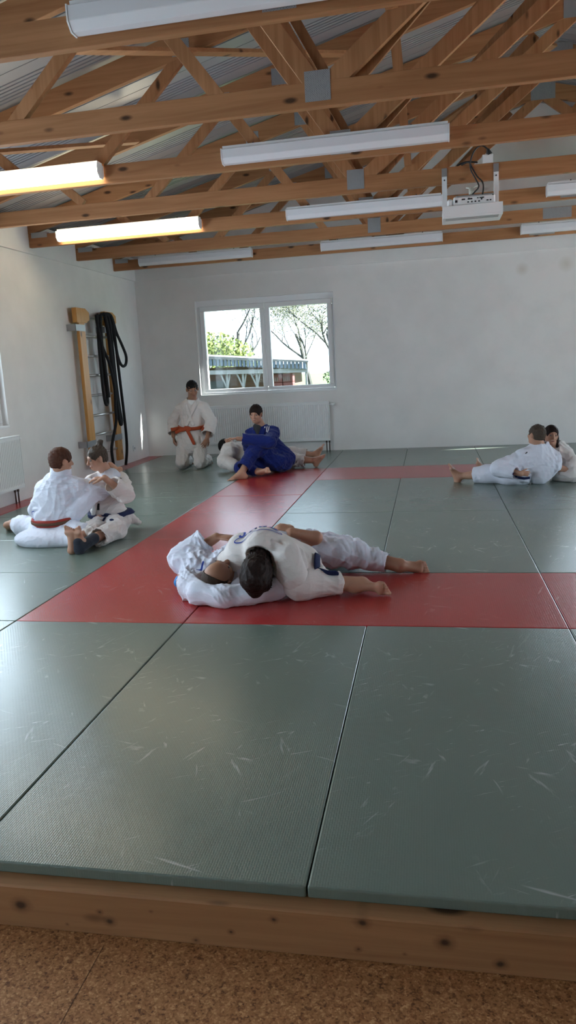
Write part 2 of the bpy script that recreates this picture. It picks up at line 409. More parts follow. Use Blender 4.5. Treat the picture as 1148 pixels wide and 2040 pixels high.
# roof sheet with ribs running up the slope
def roof():
    prof = []; y = YF - .4
    # period 0.55: a plain pan, then a field of narrow ribs
    while y < YB + .5:
        if not prof: prof += [(y, 0.0)]
        prof += [(y + .26, 0.0)]
        yy = y + .26
        for k in range(6):
            prof += [(yy + .003, .028), (yy + .015, .028), (yy + .018, 0.0), (yy + .048, 0.0)]; yy += .048
        prof += [(yy + .004, 0.0)]
        y = yy + .008
        prof += [(y + .120, 0.0), (y + .122, .03), (y + .127, .03), (y + .129, 0.0)]; prof_skip = 1
    prof = [p for p in prof if p[0] < YB + .34]
    v = []; f = []; n = len(prof)
    for side in (0, 1):
        for x in ((XL - .35, 3.85) if side == 0 else (3.85, XR + .35)):
            z = 3.205 + .26 * ((x if side == 0 else 7.7 - x) + 2.25)
            for lay in (0,):
                for (yy, h) in prof: v.append((x, yy, z + h))
    for side in (0, 1):
        b = side * 2 * n
        for i in range(n - 1): f.append((b + i, b + i + 1, b + n + i + 1, b + n + i))
    for (xa, xb) in ((XL - .35, 3.85), (3.85, XR + .35)):
        q = len(v)
        for (x, yy) in ((xa, YF - .4), (xa, YB + .35), (xb, YB + .35), (xb, YF - .4)):
            v.append((x, yy, 3.205 + .26 * (min(x, 7.7 - x) + 2.25) + .06))
        f.append((q, q + 1, q + 2, q + 3))
    me = bpy.data.meshes.new('ceiling'); me.from_pydata(v, [], f); me.update()
    return struct(link('ceiling', me, M_ROOF))
roof()
# top slab above roof so no light leaks
# windows ------------------------------------------------------------
def window(n, axis, pos, out, a0, a1, z0, z1, handles=True):
    """frame set back in the opening; two sashes"""
    root = empty('window_%d' % n, ((a0 + a1) / 2, pos, z0) if axis == 1 else (pos, (a0 + a1) / 2, z0)); root['kind'] = 'structure'
    s = 1 if out > 0 else -1
    d0, d1 = pos + s * .07, pos + s * .14
    def bx(mb, u0, u1, w0, w1, e0, e1, c=.006):
        e0, e1 = min(e0, e1), max(e0, e1)
        if axis == 1: mb.cbox((u0, e0, w0), (u1, e1, w1), c)
        else: mb.cbox((e0, u0, w0), (e1, u1, w1), c)
    fr = MB(); g0, g1 = a0 + .045, a1 - .02; h0, h1 = z0 + .02, z1 - .09
    t = .055
    bx(fr, a0 - .012, a1 + .012, z1 - .09, z1 + .012, d0, d1); bx(fr, a0 - .012, a1 + .012, z0 - .012, z0 + .03, d0, d1)
    bx(fr, a0 - .012, a0 + .05, z0 + .03, z1 - .09, d0 + s * .001, d1); bx(fr, a1 - .035, a1 + .012, z0 + .03, z1 - .09, d0 + s * .001, d1)
    fr.build('window_frame', M_UPVC, root)
    mid = (a0 + a1) / 2 + .005
    sl = .022
    for (u0, u1, hs) in ((a0 + .052, mid - .002, 1), (mid + .002, a1 - .037, -1)):
        sash = MB(); w = .075; e0, e1 = d0 - s * sl, d1 - s * .02
        zz0, zz1 = z0 + .032, z1 - .092
        bx(sash, u0, u1, zz0, zz0 + w - .02, e0, e1); bx(sash, u0, u1, zz1 - w, zz1, e0, e1)
        bx(sash, u0, u0 + w, zz0 + w - .02, zz1 - w, e0, e1); bx(sash, u1 - w, u1, zz0 + w - .02, zz1 - w, e0, e1)
        so = sash.build('sash', M_UPVC, root)
        gl = MB(); ge = (d0 + d1) / 2
        if axis == 1: gl.box((u0 + w - .005, ge - .002, zz0 + w - .025), (u1 - w + .005, ge + .002, zz1 - w + .005))
        else: gl.box((ge - .002, u0 + w - .005, zz0 + w - .025), (ge + .002, u1 - w + .005, zz1 - w + .005))
        gl.build('pane', M_GLASS1 if n == 1 else M_GLASS, root)
        if handles:
            hu = (u1 - .03) if hs > 0 else (u0 + .03); zc = (z0 + z1) / 2 - .02; hm = MB(); he = d0 - s * sl
            if axis == 1:
                hm.cbox((hu - .014, min(he, he - s * .012), zc - .01), (hu + .014, max(he, he - s * .012), zc + .06), .004)
                hm.cbox((hu - .010, min(he - s * .045, he - s * .03), zc - .10), (hu + .010, max(he - s * .045, he - s * .03), zc + .035), .004)
                hm.tube([(hu, he, zc + .025), (hu, he - s * .035, zc + .025)], .009)
            else:
                hm.cbox((min(he - s * .045, he), hu - .01, zc - .10), (max(he - s * .045, he), hu + .01, zc + .035), .004)
            ho = hm.build('window_handle', M_WHITE, root, True)
    sill = MB()
    si0, si1 = (pos - s * .015, d0)
    bx(sill, a0 - .0, a1 + .0, z0 - .018, z0 + .004, si0, si1, .003)
    sill.build('window_sill', M_WHITE, root)
    l = bpy.data.lights.new('window_portal', 'AREA'); l.shape = 'RECTANGLE'; l.size = a1 - a0; l.size_y = z1 - z0
    lo = bpy.data.objects.new('window_portal', l); COL.objects.link(lo)
    ctr = Vector(((a0 + a1) / 2, pos + s * .30, (z0 + z1) / 2)) if axis == 1 else Vector((pos + s * .30 * (.25 / .36), (a0 + a1) / 2, (z0 + z1) / 2))
    lo.location = ctr; nrm = Vector((0, -s, 0)) if axis == 1 else Vector((-s, 0, 0))
    lo.rotation_euler = nrm.to_track_quat('-Z', 'Z').to_euler()
    l.cycles.is_portal = True
    return root
window(1, 1, YB, T, *WB[0]); window(2, 1, YB, T, *WB[1], handles=False)
window(3, 0, XL, -.3, *WL[0]); window(4, 0, XL, -.3, *WL[1], handles=False)
k_ = 5
for (ax_, ps_, ou_, hs_) in ((0, XL, -.3, WL[2:]), (0, XR, .3, WR), (1, YF, -T, WF)):  # the right-wall ones are additions for brightness, out of view
    for h_ in hs_:
        window(k_, ax_, ps_, ou_, *h_, handles=False); k_ += 1
# ================================================================ PLATFORM + MATS
struct(MB().box((XL, 0.035, ZF), (XR, YB, -0.0345)).build('trim_3', M_BEAM))['label'] = 'raised wooden platform under the judo mats'
bm_ = MB().cbox((XL, -0.047, ZF), (XR, 0.034, -0.0345), .005).build('platform_beam', M_BEAM)
tag(bm_, 'knotty rough timber beam edging the raised mat area above the cork floor', 'beam')
def judo_mat(x0, x1, y0, y1, m, label, k):
    g_ = .0018
    ctr = Vector(((x0 + x1) / 2, (y0 + y1) / 2, 0)); hx, hy = (x1 - x0) / 2 - g_, (y1 - y0) / 2 - g_
    rot = hx > hy + .15
    if rot: hx, hy = hy, hx
    o = MB().box((-hx, -hy, -.0340), (hx, hy, 0)).build('judo_mat', m)
    o.location = ctr
    if rot: o.rotation_euler = (0, 0, math.pi / 2)
    md = o.modifiers.new('bevel', 'BEVEL'); md.width = .006; md.segments = 3
    return tag(o, label, 'judo mat', 'red judo mats' if m is M_RED else 'green judo mats')
ordn = ['first', 'second', 'third', 'fourth', 'fifth', 'sixth', 'seventh', 'eighth', 'ninth', 'tenth']
k = 0
fronts = ['green judo mat in the timber beam row cut by the left picture edge', 'large green judo mat at the timber beam, below the two lying heads', 'large green judo mat at the timber beam, right of the long centre seam', 'green judo mat of the timber beam row at the right picture edge']
for x in range(-2, 10):
    lab = {-1: 'sliver of green judo mat at the left edge, below the red corner', 0: fronts[0], 1: fronts[1], 2: fronts[2], 3: fronts[3]}.get(x, 'green judo mat of the timber beam row out of the picture')
    x1_ = min(x + 1, XR)
    if -1 <= x <= 3: judo_mat(x, x1_, 0, 2, M_GREEN, lab, k)
    else: judo_mat(x, x1_, 0, 2, M_GREEN, lab, k)
judo_mat(0, 1, 2, 4, M_RED, 'nearest red judo mat of the receding column, left of the bald man', 1)
judo_mat(0, 1, 4, 6, M_RED, 'middle red judo mat of the receding column, behind the lying pair', 1)
judo_mat(0, 1, 6, 8, M_RED, 'farthest red judo mat of the receding column, under the blue suited man', 1)
judo_mat(1, 3, 2, 3, M_RED, 'long red judo mat under the lying pair, with a pink sheen', 1)
judo_mat(3, 5, 2, 3, M_RED, 'red judo mat at the right picture edge in the near red strip', 1)
for i, x in enumerate((5, 7, 9)): judo_mat(x, min(x + 2, XR), 2, 3, M_RED, 'red judo mat of the near strip out of the picture', 1)
judo_mat(1, 3, 7, 8, M_RED, 'far red judo mat between the blue suited man and the boy feet', 1)
judo_mat(3, 5, 7, 8, M_RED, 'far red judo mat behind the sitting pair on the right', 1)
for x in (5, 7, 9): judo_mat(x, min(x + 2, XR), 7, 8, M_RED, 'far strip red judo mat out of the picture', 1)
colsn = {1: 'shiny', 2: 'middle', 3: 'right'}
for x in range(1, 10):
    for (y0, y1, nm) in ((3, 5, 'near'), (5, 7, 'far')):
        if x == 1: lab = 'green judo mat with bluish sheen right of the red column, %s one' % nm
        elif x == 2: lab = 'scuffed green judo mat between the two pale seams, %s one of the two' % nm
        elif x == 3: lab = 'green judo mat at the right picture edge %s' % ('in front of the sitting pair' if nm == 'near' else 'under the sitting pair')
        else: lab = 'green judo mat of the right field out of the picture'
        judo_mat(x, min(x + 1, XR), y0, y1, M_GREEN, lab, 2)
        bpy.data.objects[-1]
for i, y in enumerate(range(2, 8)):
    judo_mat(-2.0, 0, y, y + 1, M_GREEN, 'green crosswise judo mat left of the red column, %s from the red corner' % ordn[i], 3)
for i, x in enumerate(range(-2, 10)):
    labs = {-2: 'green judo mat in the far left room corner by the sun spot', -1: 'green judo mat under the kneeling man at the back wall', 0: 'green judo mat at the back wall under the legs of the lying partner',
            1: 'green judo mat at the back wall right of the radiator pipes', 2: 'green judo mat at the back wall left of the thin streak of sunlight', 3: 'green judo mat at the back wall behind the right hand pair'}
    judo_mat(x, min(x + 1, XR), 8, YB - .005, M_GREEN, labs.get(x, 'green judo mat at the back wall out of the picture'), 4)
for i, y in enumerate(range(0, 10, 2)):
    y1_ = min(y + 2, YB - .005)
    judo_mat(XL + .005, -2.0, y, y1_, M_RED, 'narrow red filler mat along the left wall, %s from the far corner' % ordn[4 - i], 5)
# ================================================================ ROOF TRUSSES
CY = [1.928 + 1.2147 * i for i in range(7)]
TH = 0.052
tnames = ['nearest', 'second nearest', 'third nearest', 'middle', 'third farthest', 'second farthest', 'farthest']
tdesc = ['with the unlit lamp at the top edge', 'with a square nail plate and no lamp', 'with one unlit and one glowing lamp', 'holding the projector tray', 'with the glowing lamp above the wall bars', 'bare, just behind the glowing lamp', 'by the back wall with unlit lamps']
rnd = random.Random(4)
def truss(i):
    y = CY[i]; yc = y - TH / 2
    t = empty('roof_truss', (XL, yc, 2.87), '%s timber roof truss, %s' % (tnames[i], tdesc[i]), 'roof truss', 'timber roof trusses')
    z0 = 2.868; h = .142; xe0, xe1 = XL + .032, XR - .002
    MB().box((xe0, y - TH, z0), (3.85, y, z0 + h)).build('bottom_chord', M_TX, t, bevel=.003)
    MB().box((3.8505, y - TH, z0), (xe1, y, z0 + h)).build('bottom_chord', M_TX, t, bevel=.003)
    for sgn in (1, -1):
        xa = xe0 if sgn > 0 else xe1
        a = (xa, roofz(xa) + .0); b_ = (3.85, roofz(3.85))
        poly = [(xa, 3.012), (xa + sgn * .06, roofz(xa + sgn * .06)), b_, (3.85, b_[1] + .185), (xa, roofz(xa) + .185)]
        if sgn < 0: poly = poly[::-1]
        MB().prism(poly, 1, y - TH, y).build('rafter', M_TX, t, bevel=.003)
    def web(xa, za, xb, zb, w=.095, off=0.0, th=TH):
        MB().beam((xa, yc + off, za), (xb, yc + off, zb), th - .004, w, up=(0, 0, 1)).build('web', M_TZ, t, bevel=.002)
    def mir(x, s): return x if s > 0 else 7.7 - x
    for s in (1, -1):
        web(mir(1.73, s), 2.95, mir(1.06, s), 3.93, .10)
        web(mir(1.74, s), 2.95, mir(3.84, s), 4.61, .12)
        web(mir(.53, s), 3.76, mir(1.12, s), 2.97, .085)
        web(mir(.52, s), 3.74, mir(-.29, s), 2.98, .085)
        web(mir(-1.25, s), 3.28, mir(-.95, s), 3.02, .08)
        # second board nailed behind the long diagonal
        web(mir(1.93, s), 3.02, mir(3.45, s), 4.47, .10, off=TH + .012, th=.03)
        web(mir(1.79, s), 3.02, mir(1.30, s), 3.93, .06, off=TH + .012, th=.03)
        web(mir(2.17, s), 3.34, mir(2.11, s), 4.15, .075, off=-.04, th=.028)
    yf = y - TH - .0025
    def plate(x, z, w, hh, both=True):
        m_ = MB().box((x - w / 2, yf, z - hh / 2), (x + w / 2, yf + .002, z + hh / 2))
        if both: m_.box((x - w / 2, y + .0005, z - hh / 2), (x + w / 2, y + .0025, z + hh / 2))
        m_.build('nail_plate', M_PLATE, t)
    plate(1.72, 2.985, .155, .17); plate(5.98, 2.985, .155, .17); plate(3.85, 2.945, .32, .12); plate(3.85, 4.66, .30, .22)
    plate(1.06, 3.93, .14, .14); plate(6.64, 3.93, .14, .14); plate(.52, 3.79, .14, .12); plate(-2.08, 3.0, .2, .06)
    return t
for i in range(7): truss(i)
# wind bracing boards under the rafters
def brace(name, a, b_, label, w=.10):
    a = Vector((a[0], a[1], roofz(a[0], -.018))); b_ = Vector((b_[0], b_[1], roofz(b_[0], -.018)))
    o = MB().beam(a, b_, w, .028).build(name, M_TX, None, bevel=.002); return tag(o, label, 'brace board', 'diagonal wind bracing boards')
brace('bracing_board', (-2.1, 3.55), (-.30, 5.42), 'flat diagonal bracing board under the rafters above the glowing left lamp')
brace('bracing_board', (-.2, 3.35), (1.95, 5.72), 'flat diagonal bracing board under the rafters left of the square nail plate')
brace('bracing_board', (2.1, 9.1), (3.7, 7.3), 'flat diagonal bracing board under the rafters near the roof ridge')
# ================================================================ LAMPS
def lamp(i, x0, x1, lit, label):
    y = CY[i] - TH - .004; yw = .115
    root = empty('tube_lamp', ((x0 + x1) / 2, y - yw / 2, 2.91), label, 'ceiling lamp', 'tube lamps on the trusses')
    z0, z1 = 2.897, 3.012
    # housing rail + diffuser with chamfered lower edges and end caps
    MB().box((x0 + .01, y - yw * .80, z1 - .012), (x1 - .01, y, z1 + .012)).build('lamp_housing', M_WHITE, root)
    prof = [(y, z0 + .03), (y, z1 - .013), (y - yw, z1 - .013), (y - yw, z0 + .035), (y - yw * .72, z0), (y - yw * .25, z0)]
    MB().prism(prof, 0, x0 + .006, x1 - .006).build('diffuser', M_LIT if lit else M_OFF, root, bevel=.004)
    pe = [(y + .000, z0 + .028), (y + .000, z1 - .010), (y - yw - .003, z1 - .010), (y - yw - .003, z0 + .033), (y - yw * .73, z0 - .003), (y - yw * .24, z0 - .003)]
    for xa in (x0, x1 - .007): MB().prism(pe, 0, xa, xa + .007).build('end_cap', M_WHITE, root)
    for f_ in (.14, .84):
        xm = x0 + (x1 - x0) * f_
        m_ = MB().box((xm - .10, y - .045, z1 + .012), (xm + .10, y + .03, z1 + .017))
        m_.tube([(xm, y - .03, z1 + .017), (xm, y - .03, z1 + .034)], .006)
        m_.build('mounting_bracket', M_DARK, root)
    return root
lamp(0, .765, 2.45, False, 'large unlit tube lamp at the top picture edge on the nearest truss')
lamp(2, -1.90, -.19, True, 'glowing tube lamp cut by the left picture edge')
lamp(2, .815, 2.52, False, 'unlit tube lamp with a bright highlight line, below the square nail plate')
lamp(2, 3.56, 5.24, False, 'tube lamp on the third nearest truss beyond the right picture edge')
lamp(4, -1.815, -.107, True, 'glowing tube lamp above the wall bars')
lamp(4, .865, 2.51, False, 'unlit tube lamp running behind the projector tray')
lamp(4, 3.545, 5.23, False, 'unlit tube lamp at the right picture edge right of the projector')
lamp(6, -1.775, -.085, False, 'unlit tube lamp near the back left corner above the window')
lamp(6, .90, 2.56, False, 'unlit tube lamp on the farthest truss below and left of the projector')
lamp(6, 3.57, 5.25, False, 'unlit tube lamp on the farthest truss at the right picture edge')
# ================================================================ PROJECTOR
yj = CY[3] - TH - .003
pm = empty('projector_mount', (2.74, yj, 2.56), 'white angled tray hung by two straps from the truss, holding the projector', 'projector mount')
for x in (2.51, 2.955):
    MB().cbox((x - .022, yj - .004, 2.60), (x + .022, yj, 3.0), .001).build('strap', M_WHITE, pm)
    MB().box((x - .023, yj - .0055, 2.93), (x + .023, yj - .004, 3.0)).build('angle_plate', M_STEEL, pm)
    MB().tube([(x, yj - .008, 2.90), (x, yj - .003, 2.90)], .007).build('bolt', M_DARK, pm)
ty0, ty1 = yj - .30, yj + .02
MB().cbox((2.485, ty0, 2.525), (2.985, ty1, 2.540), .002).build('tray_base', M_WHITE, pm)
MB().cbox((2.485, ty0, 2.540), (2.985, ty0 + .012, 2.625), .002).build('tray_lip', M_WHITE, pm)
MB().cbox((2.485, ty0 + .012, 2.540), (2.497, ty1, 2.605), .002).cbox((2.973, ty0 + .012, 2.540), (2.985, ty1, 2.605), .002).build('tray_side', M_WHITE, pm)
sl = MB()
for k in range(3): sl.box((2.51, ty0 + .03 + k * .04, 2.523), (2.955, ty0 + .045 + k * .04, 2.5245))
sl.build('vent_slots', M_STEEL, pm)
pj_ = empty('projector', (2.75, yj - .14, 2.541), 'white projector seen from its socket side lying in the hanging tray', 'projector')
MB().cbox((2.575, ty0 + .022, 2.5405), (2.925, ty1 - .02, 2.70), .012).build('projector_body', M_WHITE, pj_)
MB().cbox((2.60, ty0 + .05, 2.70), (2.91, ty1 - .05, 2.712), .004).build('top_cover', M_STEEL, pj_)
MB().cbox((2.525, ty0 + .026, 2.5405), (2.573, ty0 + .12, 2.685), .012).build('lamp_cover', M_WHITE, pj_)
pk = MB(); yk = ty0 + .0205
for (x, z, w_, h_) in ((2.66, 2.672, .03, .012), (2.72, 2.672, .03, .012), (2.78, 2.675, .012, .01), (2.80, 2.675, .012, .01), (2.825, 2.675, .014, .01), (2.70, 2.648, .014, .012), (2.73, 2.648, .014, .012), (2.76, 2.648, .014, .012), (2.79, 2.648, .014, .012), (2.86, 2.650, .018, .010), (2.885, 2.650, .014, .010), (2.905, 2.69, .01, .01), (2.60, 2.66, .02, .02)):
    pk.box((x - w_ / 2, yk, z - h_ / 2), (x + w_ / 2, yk + .002, z + h_ / 2))
pk.build('sockets', M_DARK, pj_)
pn = MB().tube([(2.735, yj - .13, 2.712), (2.735, yj - .13, 2.79)], .022, 12).tube([(2.69, yj - .13, 2.795), (2.735, yj - .13, 2.785), (2.79, yj - .13, 2.805)], .007)
pn.build('mount_post', mat('yellowed_plastic', (.62, .60, .52), .4)[0], pj_, True)
so_ = empty('socket_box', (2.88, CY[3] - .03, 3.011), 'small white socket box standing on the truss chord above the projector', 'socket box')
MB().cbox((2.84, CY[3] - .05, 3.011), (2.93, CY[3] + .0, 3.085), .004).build('box', M_WHITE, so_)
MB().tube([(2.90, CY[3] - .03, 3.085), (2.885, CY[3] - .04, 3.13)], [.028, .012], 10).build('plug', M_DARK, so_)
cb = MB()
cb.tube(curve_pts([(2.885, CY[3] - .04, 3.13), (2.83, CY[3] - .05, 3.16), (2.77, CY[3] - .06, 3.12), (2.735, CY[3] - .07, 3.03), (2.74, yj - .02, 2.96), (2.78, yj - .05, 2.87), (2.80, yj - .10, 2.80), (2.75, yj - .2, 2.73), (2.70, ty0 + .015, 2.67)]), .0065, 8)
cb.build('power_cable', M_DARK, so_, True)
c2 = MB().tube(curve_pts([(2.66, CY[3] - .03, 3.02), (2.72, CY[3] - .06, 3.03), (2.75, yj - .01, 2.98), (2.79, yj - .04, 2.90), (2.83, yj - .12, 2.83), (2.83, yj - .22, 2.75), (2.81, ty0 + .015, 2.66)]), .0065, 8)
c2.tube(curve_pts([(2.62, CY[3] - .03, 3.02), (2.70, CY[3] - .035, 3.04), (2.80, CY[3] - .03, 3.03)]), .008, 8)
tag(c2.build('cable', M_DARK, None, True), 'black cable bundle drooping from the truss chord to the projector sockets', 'cable')
# ================================================================ RADIATORS
def radiator(axis, pos, sgn, a0, a1, z0, z1, label, end_valve, pipes):
    """panel on a wall; axis = wall normal; pos = wall plane, sgn = direction into room"""
    root = empty('radiator', (((a0 + a1) / 2), pos + sgn * .09, z0) if axis == 1 else (pos + sgn * .09, (a0 + a1) / 2, z0), label, 'radiator')
    d0, d1 = pos + sgn * .045, pos + sgn * .10
    def bx(mb, u0, u1, e0, e1, w0, w1, c=.004):
        e0, e1 = min(e0, e1), max(e0, e1)
        if axis == 1: mb.cbox((u0, e0, w0), (u1, e1, w1), c)
        else: mb.cbox((e0, u0, w0), (e1, u1, w1), c)
    n = int((a1 - a0) / .0335); step = (a1 - a0) / n
    # fluted front panel: vertical trapezoid ribs between plain top and bottom rims
    v = []; f = []
    zs = [(z0, 0), (z0 + .030, 0), (z0 + .05, 1), (z1 - .05, 1), (z1 - .030, 0), (z1, 0)]
    prof = []
    for k in range(n):
        u = a0 + k * step; prof += [(u, 0), (u + step * .36, 0), (u + step * .52, 1), (u + step * .84, 1)]
    prof.append((a1, 0))
    for (z, act) in zs:
        for (u, d) in prof:
            e = d1 - sgn * .011 * d * act
            v.append((u, e, z) if axis == 1 else (e, u, z))
    m_ = len(prof)
    for r in range(len(zs) - 1):
        for c in range(m_ - 1):
            q = (r * m_ + c, r * m_ + c + 1, (r + 1) * m_ + c + 1, (r + 1) * m_ + c); f.append(q if (axis == 1) == (sgn < 0) else q[::-1])
    me = bpy.data.meshes.new('front_panel'); me.from_pydata(v, [], f); me.update(); link('front_panel', me, M_WHITE, root)
    b_ = MB(); bx(b_, a0, a1, pos + sgn * .03, d1 - sgn * .016, z0 + .002, z1 - .002); b_.build('back_panel', M_WHITE, root)
    tp = MB(); bx(tp, a0 - .004, a1 + .004, pos + sgn * .03, d1 + sgn * .003, z1 - .002, z1 + .012); tp.build('top_grille', M_WHITE, root)
    for u in (a0 - .004, a1):
        s_ = MB(); bx(s_, u, u + .004, pos + sgn * .03, d1 + sgn * .002, z0, z1); s_.build('side_panel', M_WHITE, root)
    vv = MB(); zc = z1 - .035; em = pos + sgn * .065
    pts = [(end_valve, zc), (end_valve + .035, zc), (end_valve + .04, zc), (end_valve + .10, zc)]
    if axis == 1: vv.tube([(end_valve, em, zc), (end_valve + .03, em, zc), (end_valve + .031, em, zc), (end_valve + .09, em, zc)], [.012, .012, .024, .020], 12)
    else: vv.tube([(em, end_valve, zc), (em, end_valve + .03, zc), (em, end_valve + .031, zc), (em, end_valve + .06, zc)], [.010, .010, .018, .016], 12)
    vv.build('valve', M_WHITE, root, True)
    for u in pipes:
        p_ = (u, em, 0) if axis == 1 else (em, u, 0)
        MB().tube([(p_[0], p_[1], .0), (p_[0], p_[1], z0 + .01)], .009, 10).tube([(p_[0], p_[1], z0 - .035), (p_[0], p_[1], z0 + .005)], .014, 10).build('pipe', M_PIPE, root, True)
    return root
radiator(1, YB, -1, -1.17, .80, .165, .765, 'long white ribbed radiator under the double window', .805, (.745, .79))
radiator(0, XL, 1, 4.0, 5.93, .165, .74, 'white ribbed radiator on the left wall under the cut-off window', 5.935, (5.77, 5.83))
# sockets, brackets
s_ = empty('wall_socket', (XL + .005, 9.43, .2), 'small white wall socket low on the left wall near the sun spot', 'socket')
MB().cbox((XL, 9.385, .155), (XL + .012, 9.475, .245), .003).build('cover_plate', M_WHITE, s_)
MB().tube([(XL + .0125, 9.43, .2), (XL + .006, 9.43, .2)], .02, 14).build('socket_recess', M_STEEL, s_)
# ================================================================ WALL BARS
wbar = empty('wall_bars', (XL + .1, 8.2, .12), 'wooden climbing ladder with metal rungs on the left wall, ropes over it', 'wall bars')
xr = XL + .10
for (y, z0) in ((7.73, .12), (8.62, .12)):
    MB().cbox((xr - .02, y - .085, z0), (xr + .025, y + .085, 2.06), .004).build('upright', M_BAR, wbar)
    oc = []
    cy_, cz_, ry, rz = y + .03, 2.145, .20, .095
    for (u, w_) in ((-.9, -1), (.45, -1), (1, -.5), (1, .5), (.45, 1), (-.9, 1)): oc.append((cy_ + u * ry, cz_ + w_ * rz))
    MB().prism(oc, 0, xr - .03, xr + .035).build('head_block', M_BAR, wbar, bevel=.003)
    for zz in (1.985, .46):
        MB().box((XL + .002, y - .20, zz - .042), (xr + .030, y - .194, zz + .042)).box((xr + .026, y - .20, zz - .042), (xr + .030, y + .087, zz + .042)).build('fixing_bracket', M_STEEL, wbar)
for z in (2.135, 1.885, 1.622, 1.364, 1.095, .821, .558, .30):
    MB().tube([(xr + .0, 7.70, z), (xr + .0, 8.66, z)], .016, 12).build('rung', M_ALU, wbar, True)
rx = XL + .14
def rope(label, P, r=.021):
    o = MB().tube(curve_pts([(rx + p[2] if len(p) > 2 else rx, p[0], p[1]) for p in P], 7), r, 10).build('climbing_rope', M_ROPE, None, True)
    me = o.data
    return tag(o, label, 'rope', 'black ropes hung over the wall bars')
rope('black rope loop hanging nearest the left upright and ending in a narrow bight', [(8.20, 1.95, .0), (8.17, 2.16, .02), (8.13, 2.10, .03), (8.10, 1.7, .03), (8.10, 1.2, .03), (8.13, 1.0, .03), (8.17, .95, .03), (8.22, 1.0, .03), (8.20, 1.25, .03), (8.16, 1.6, .03), (8.24, 1.95, .02), (8.28, 2.17, 0)])
rope('black rope crossing from the near bundle to the right upright', [(8.12, 2.17, .02), (8.09, 1.95, .05), (8.16, 1.72, .06), (8.32, 1.52, .06), (8.42, 1.2, .06), (8.42, .9, .05), (8.40, .7, .05), (8.22, .45, .05), (8.15, .3, .05), (8.17, .10, .05)])
rope('black rope with a side loop sticking out to the right of the bars', [(8.30, 2.19, .04), (8.50, 2.18, .07), (8.62, 1.95, .08), (8.78, 1.78, .08), (8.90, 1.62, .08), (8.86, 1.50, .08), (8.72, 1.48, .08), (8.60, 1.60, .08), (8.52, 1.9, .08), (8.46, 2.18, .06)])
rope('long black rope hanging down the right upright to the mat edge', [(8.30, 2.17, .05), (8.44, 2.18, .09), (8.52, 1.95, .09), (8.56, 1.4, .09), (8.60, .9, .09), (8.62, .5, .09), (8.64, .25, .07), (8.60, .04, .05)])
rope('thick black rope hanging just left of the right upright', [(8.28, 2.18, .02), (8.40, 2.17, .06), (8.44, 1.9, .07), (8.46, 1.3, .07), (8.50, .9, .07), (8.54, .70, .07), (8.50, .66, .07), (8.47, .9, .06), (8.42, 1.5, .06), (8.38, 1.95, .06), (8.34, 2.17, .05)], .026)
rope('short black rope strand doubled beside the left bundle', [(8.22, 2.17, .04), (8.14, 2.02, .06), (8.13, 1.75, .06), (8.16, 1.5, .06), (8.20, 1.25, .05), (8.22, 1.05, .05)], .024)
# ================================================================ OUTSIDE
gr, nt, b = mat('grass', (0.10, 0.17, 0.03), 0.9)
nt.links.new(ramp(nt, noise(nt, coords(nt), 1.5, 5), [(0.3, (0.04, 0.075, 0.014)), (0.7, (0.08, 0.115, 0.025))]), b.inputs['Base Color'])
tag(MB().box((-90, 11, -.8), (70, 160, -.5)).build('lawn', gr), 'bright green grass outside behind the double window', 'grass', kind='stuff')
brick, nt, b = mat('orange_brick', (0.22, 0.09, 0.05), 0.8)
br = N(nt, 'ShaderNodeTexBrick'); br.inputs['Scale'].default_value = 1.0; br.inputs['Brick Width'].default_value = .25; br.inputs['Row Height'].default_value = .08; br.inputs['Mortar Size'].default_value = .012
br.inputs['Color1'].default_value = (.085, .038, .026, 1); br.inputs['Color2'].default_value = (.12, .048, .026, 1); br.inputs['Mortar'].default_value = (.09, .07, .06, 1)
sx = N(nt, 'ShaderNodeSeparateXYZ'); nt.links.new(coords(nt), sx.inputs[0]); cx2 = N(nt, 'ShaderNodeCombineXYZ'); nt.links.new(sx.outputs[0], cx2.inputs[0]); nt.links.new(sx.outputs[2], cx2.inputs[1]); nt.links.new(cx2.outputs[0], br.inputs['Vector'])
nt.links.new(br.outputs['Color'], b.inputs['Base Color'])
M_OW = mat('outdoor_whitewood', (0.14, 0.14, 0.15), 0.6)[0]; M_OB = mat('eave_corrugated_blue', (0.045, 0.065, 0.10), 0.5)[0]
M_OR = mat('roof_felt', (0.10, 0.095, 0.10), 0.8)[0]; M_CR = mat('crate_red', (0.11, 0.025, 0.025), 0.6)[0]; M_GW = mat('grey_panel', (0.06, 0.068, 0.08), .7)[0]
sh = empty('shed', (-4, 23, -.5), 'low brick shed with a ribbed eave and forked timber posts outside the window', 'shed')
MB().box((-10, 23.2, -.5), (-2.42, 27, 1.42)).build('brick_wall', brick, sh)
MB().box((-6.5, 23.12, -.5), (-4.30, 23.2, .98)).build('grey_door', M_GW, sh)
def sez(x): return 1.60 - (x + 4.51) * .085
MB().add([(-10, 21.6, sez(-10) + .1), (-1.3, 21.6, sez(-1.3) + .1), (-1.3, 28, sez(-1.3) + .1), (-10, 28, sez(-10) + .1), (-10, 21.6, sez(-10) + .26), (-1.3, 21.6, sez(-1.3) + .15), (-1.3, 28, sez(-1.3) + .15), (-10, 28, sez(-10) + .26)],
         [(0, 3, 2, 1), (4, 5, 6, 7), (0, 1, 5, 4), (1, 2, 6, 5), (2, 3, 7, 6), (3, 0, 4, 7)]).build('shed_roof', M_OR, sh)
ev = MB()
for k in range(72):
    x = -10 + k * .12; ev.box((x, 21.62, sez(x) - .11), (x + .085, 21.72, sez(x) + .10))
ev.build('ribbed_eave', M_OB, sh)
MB().beam((-10, 21.75, 1.42), (-1.35, 21.75, 1.19), .1, .13).build('eave_beam', M_OW, sh)
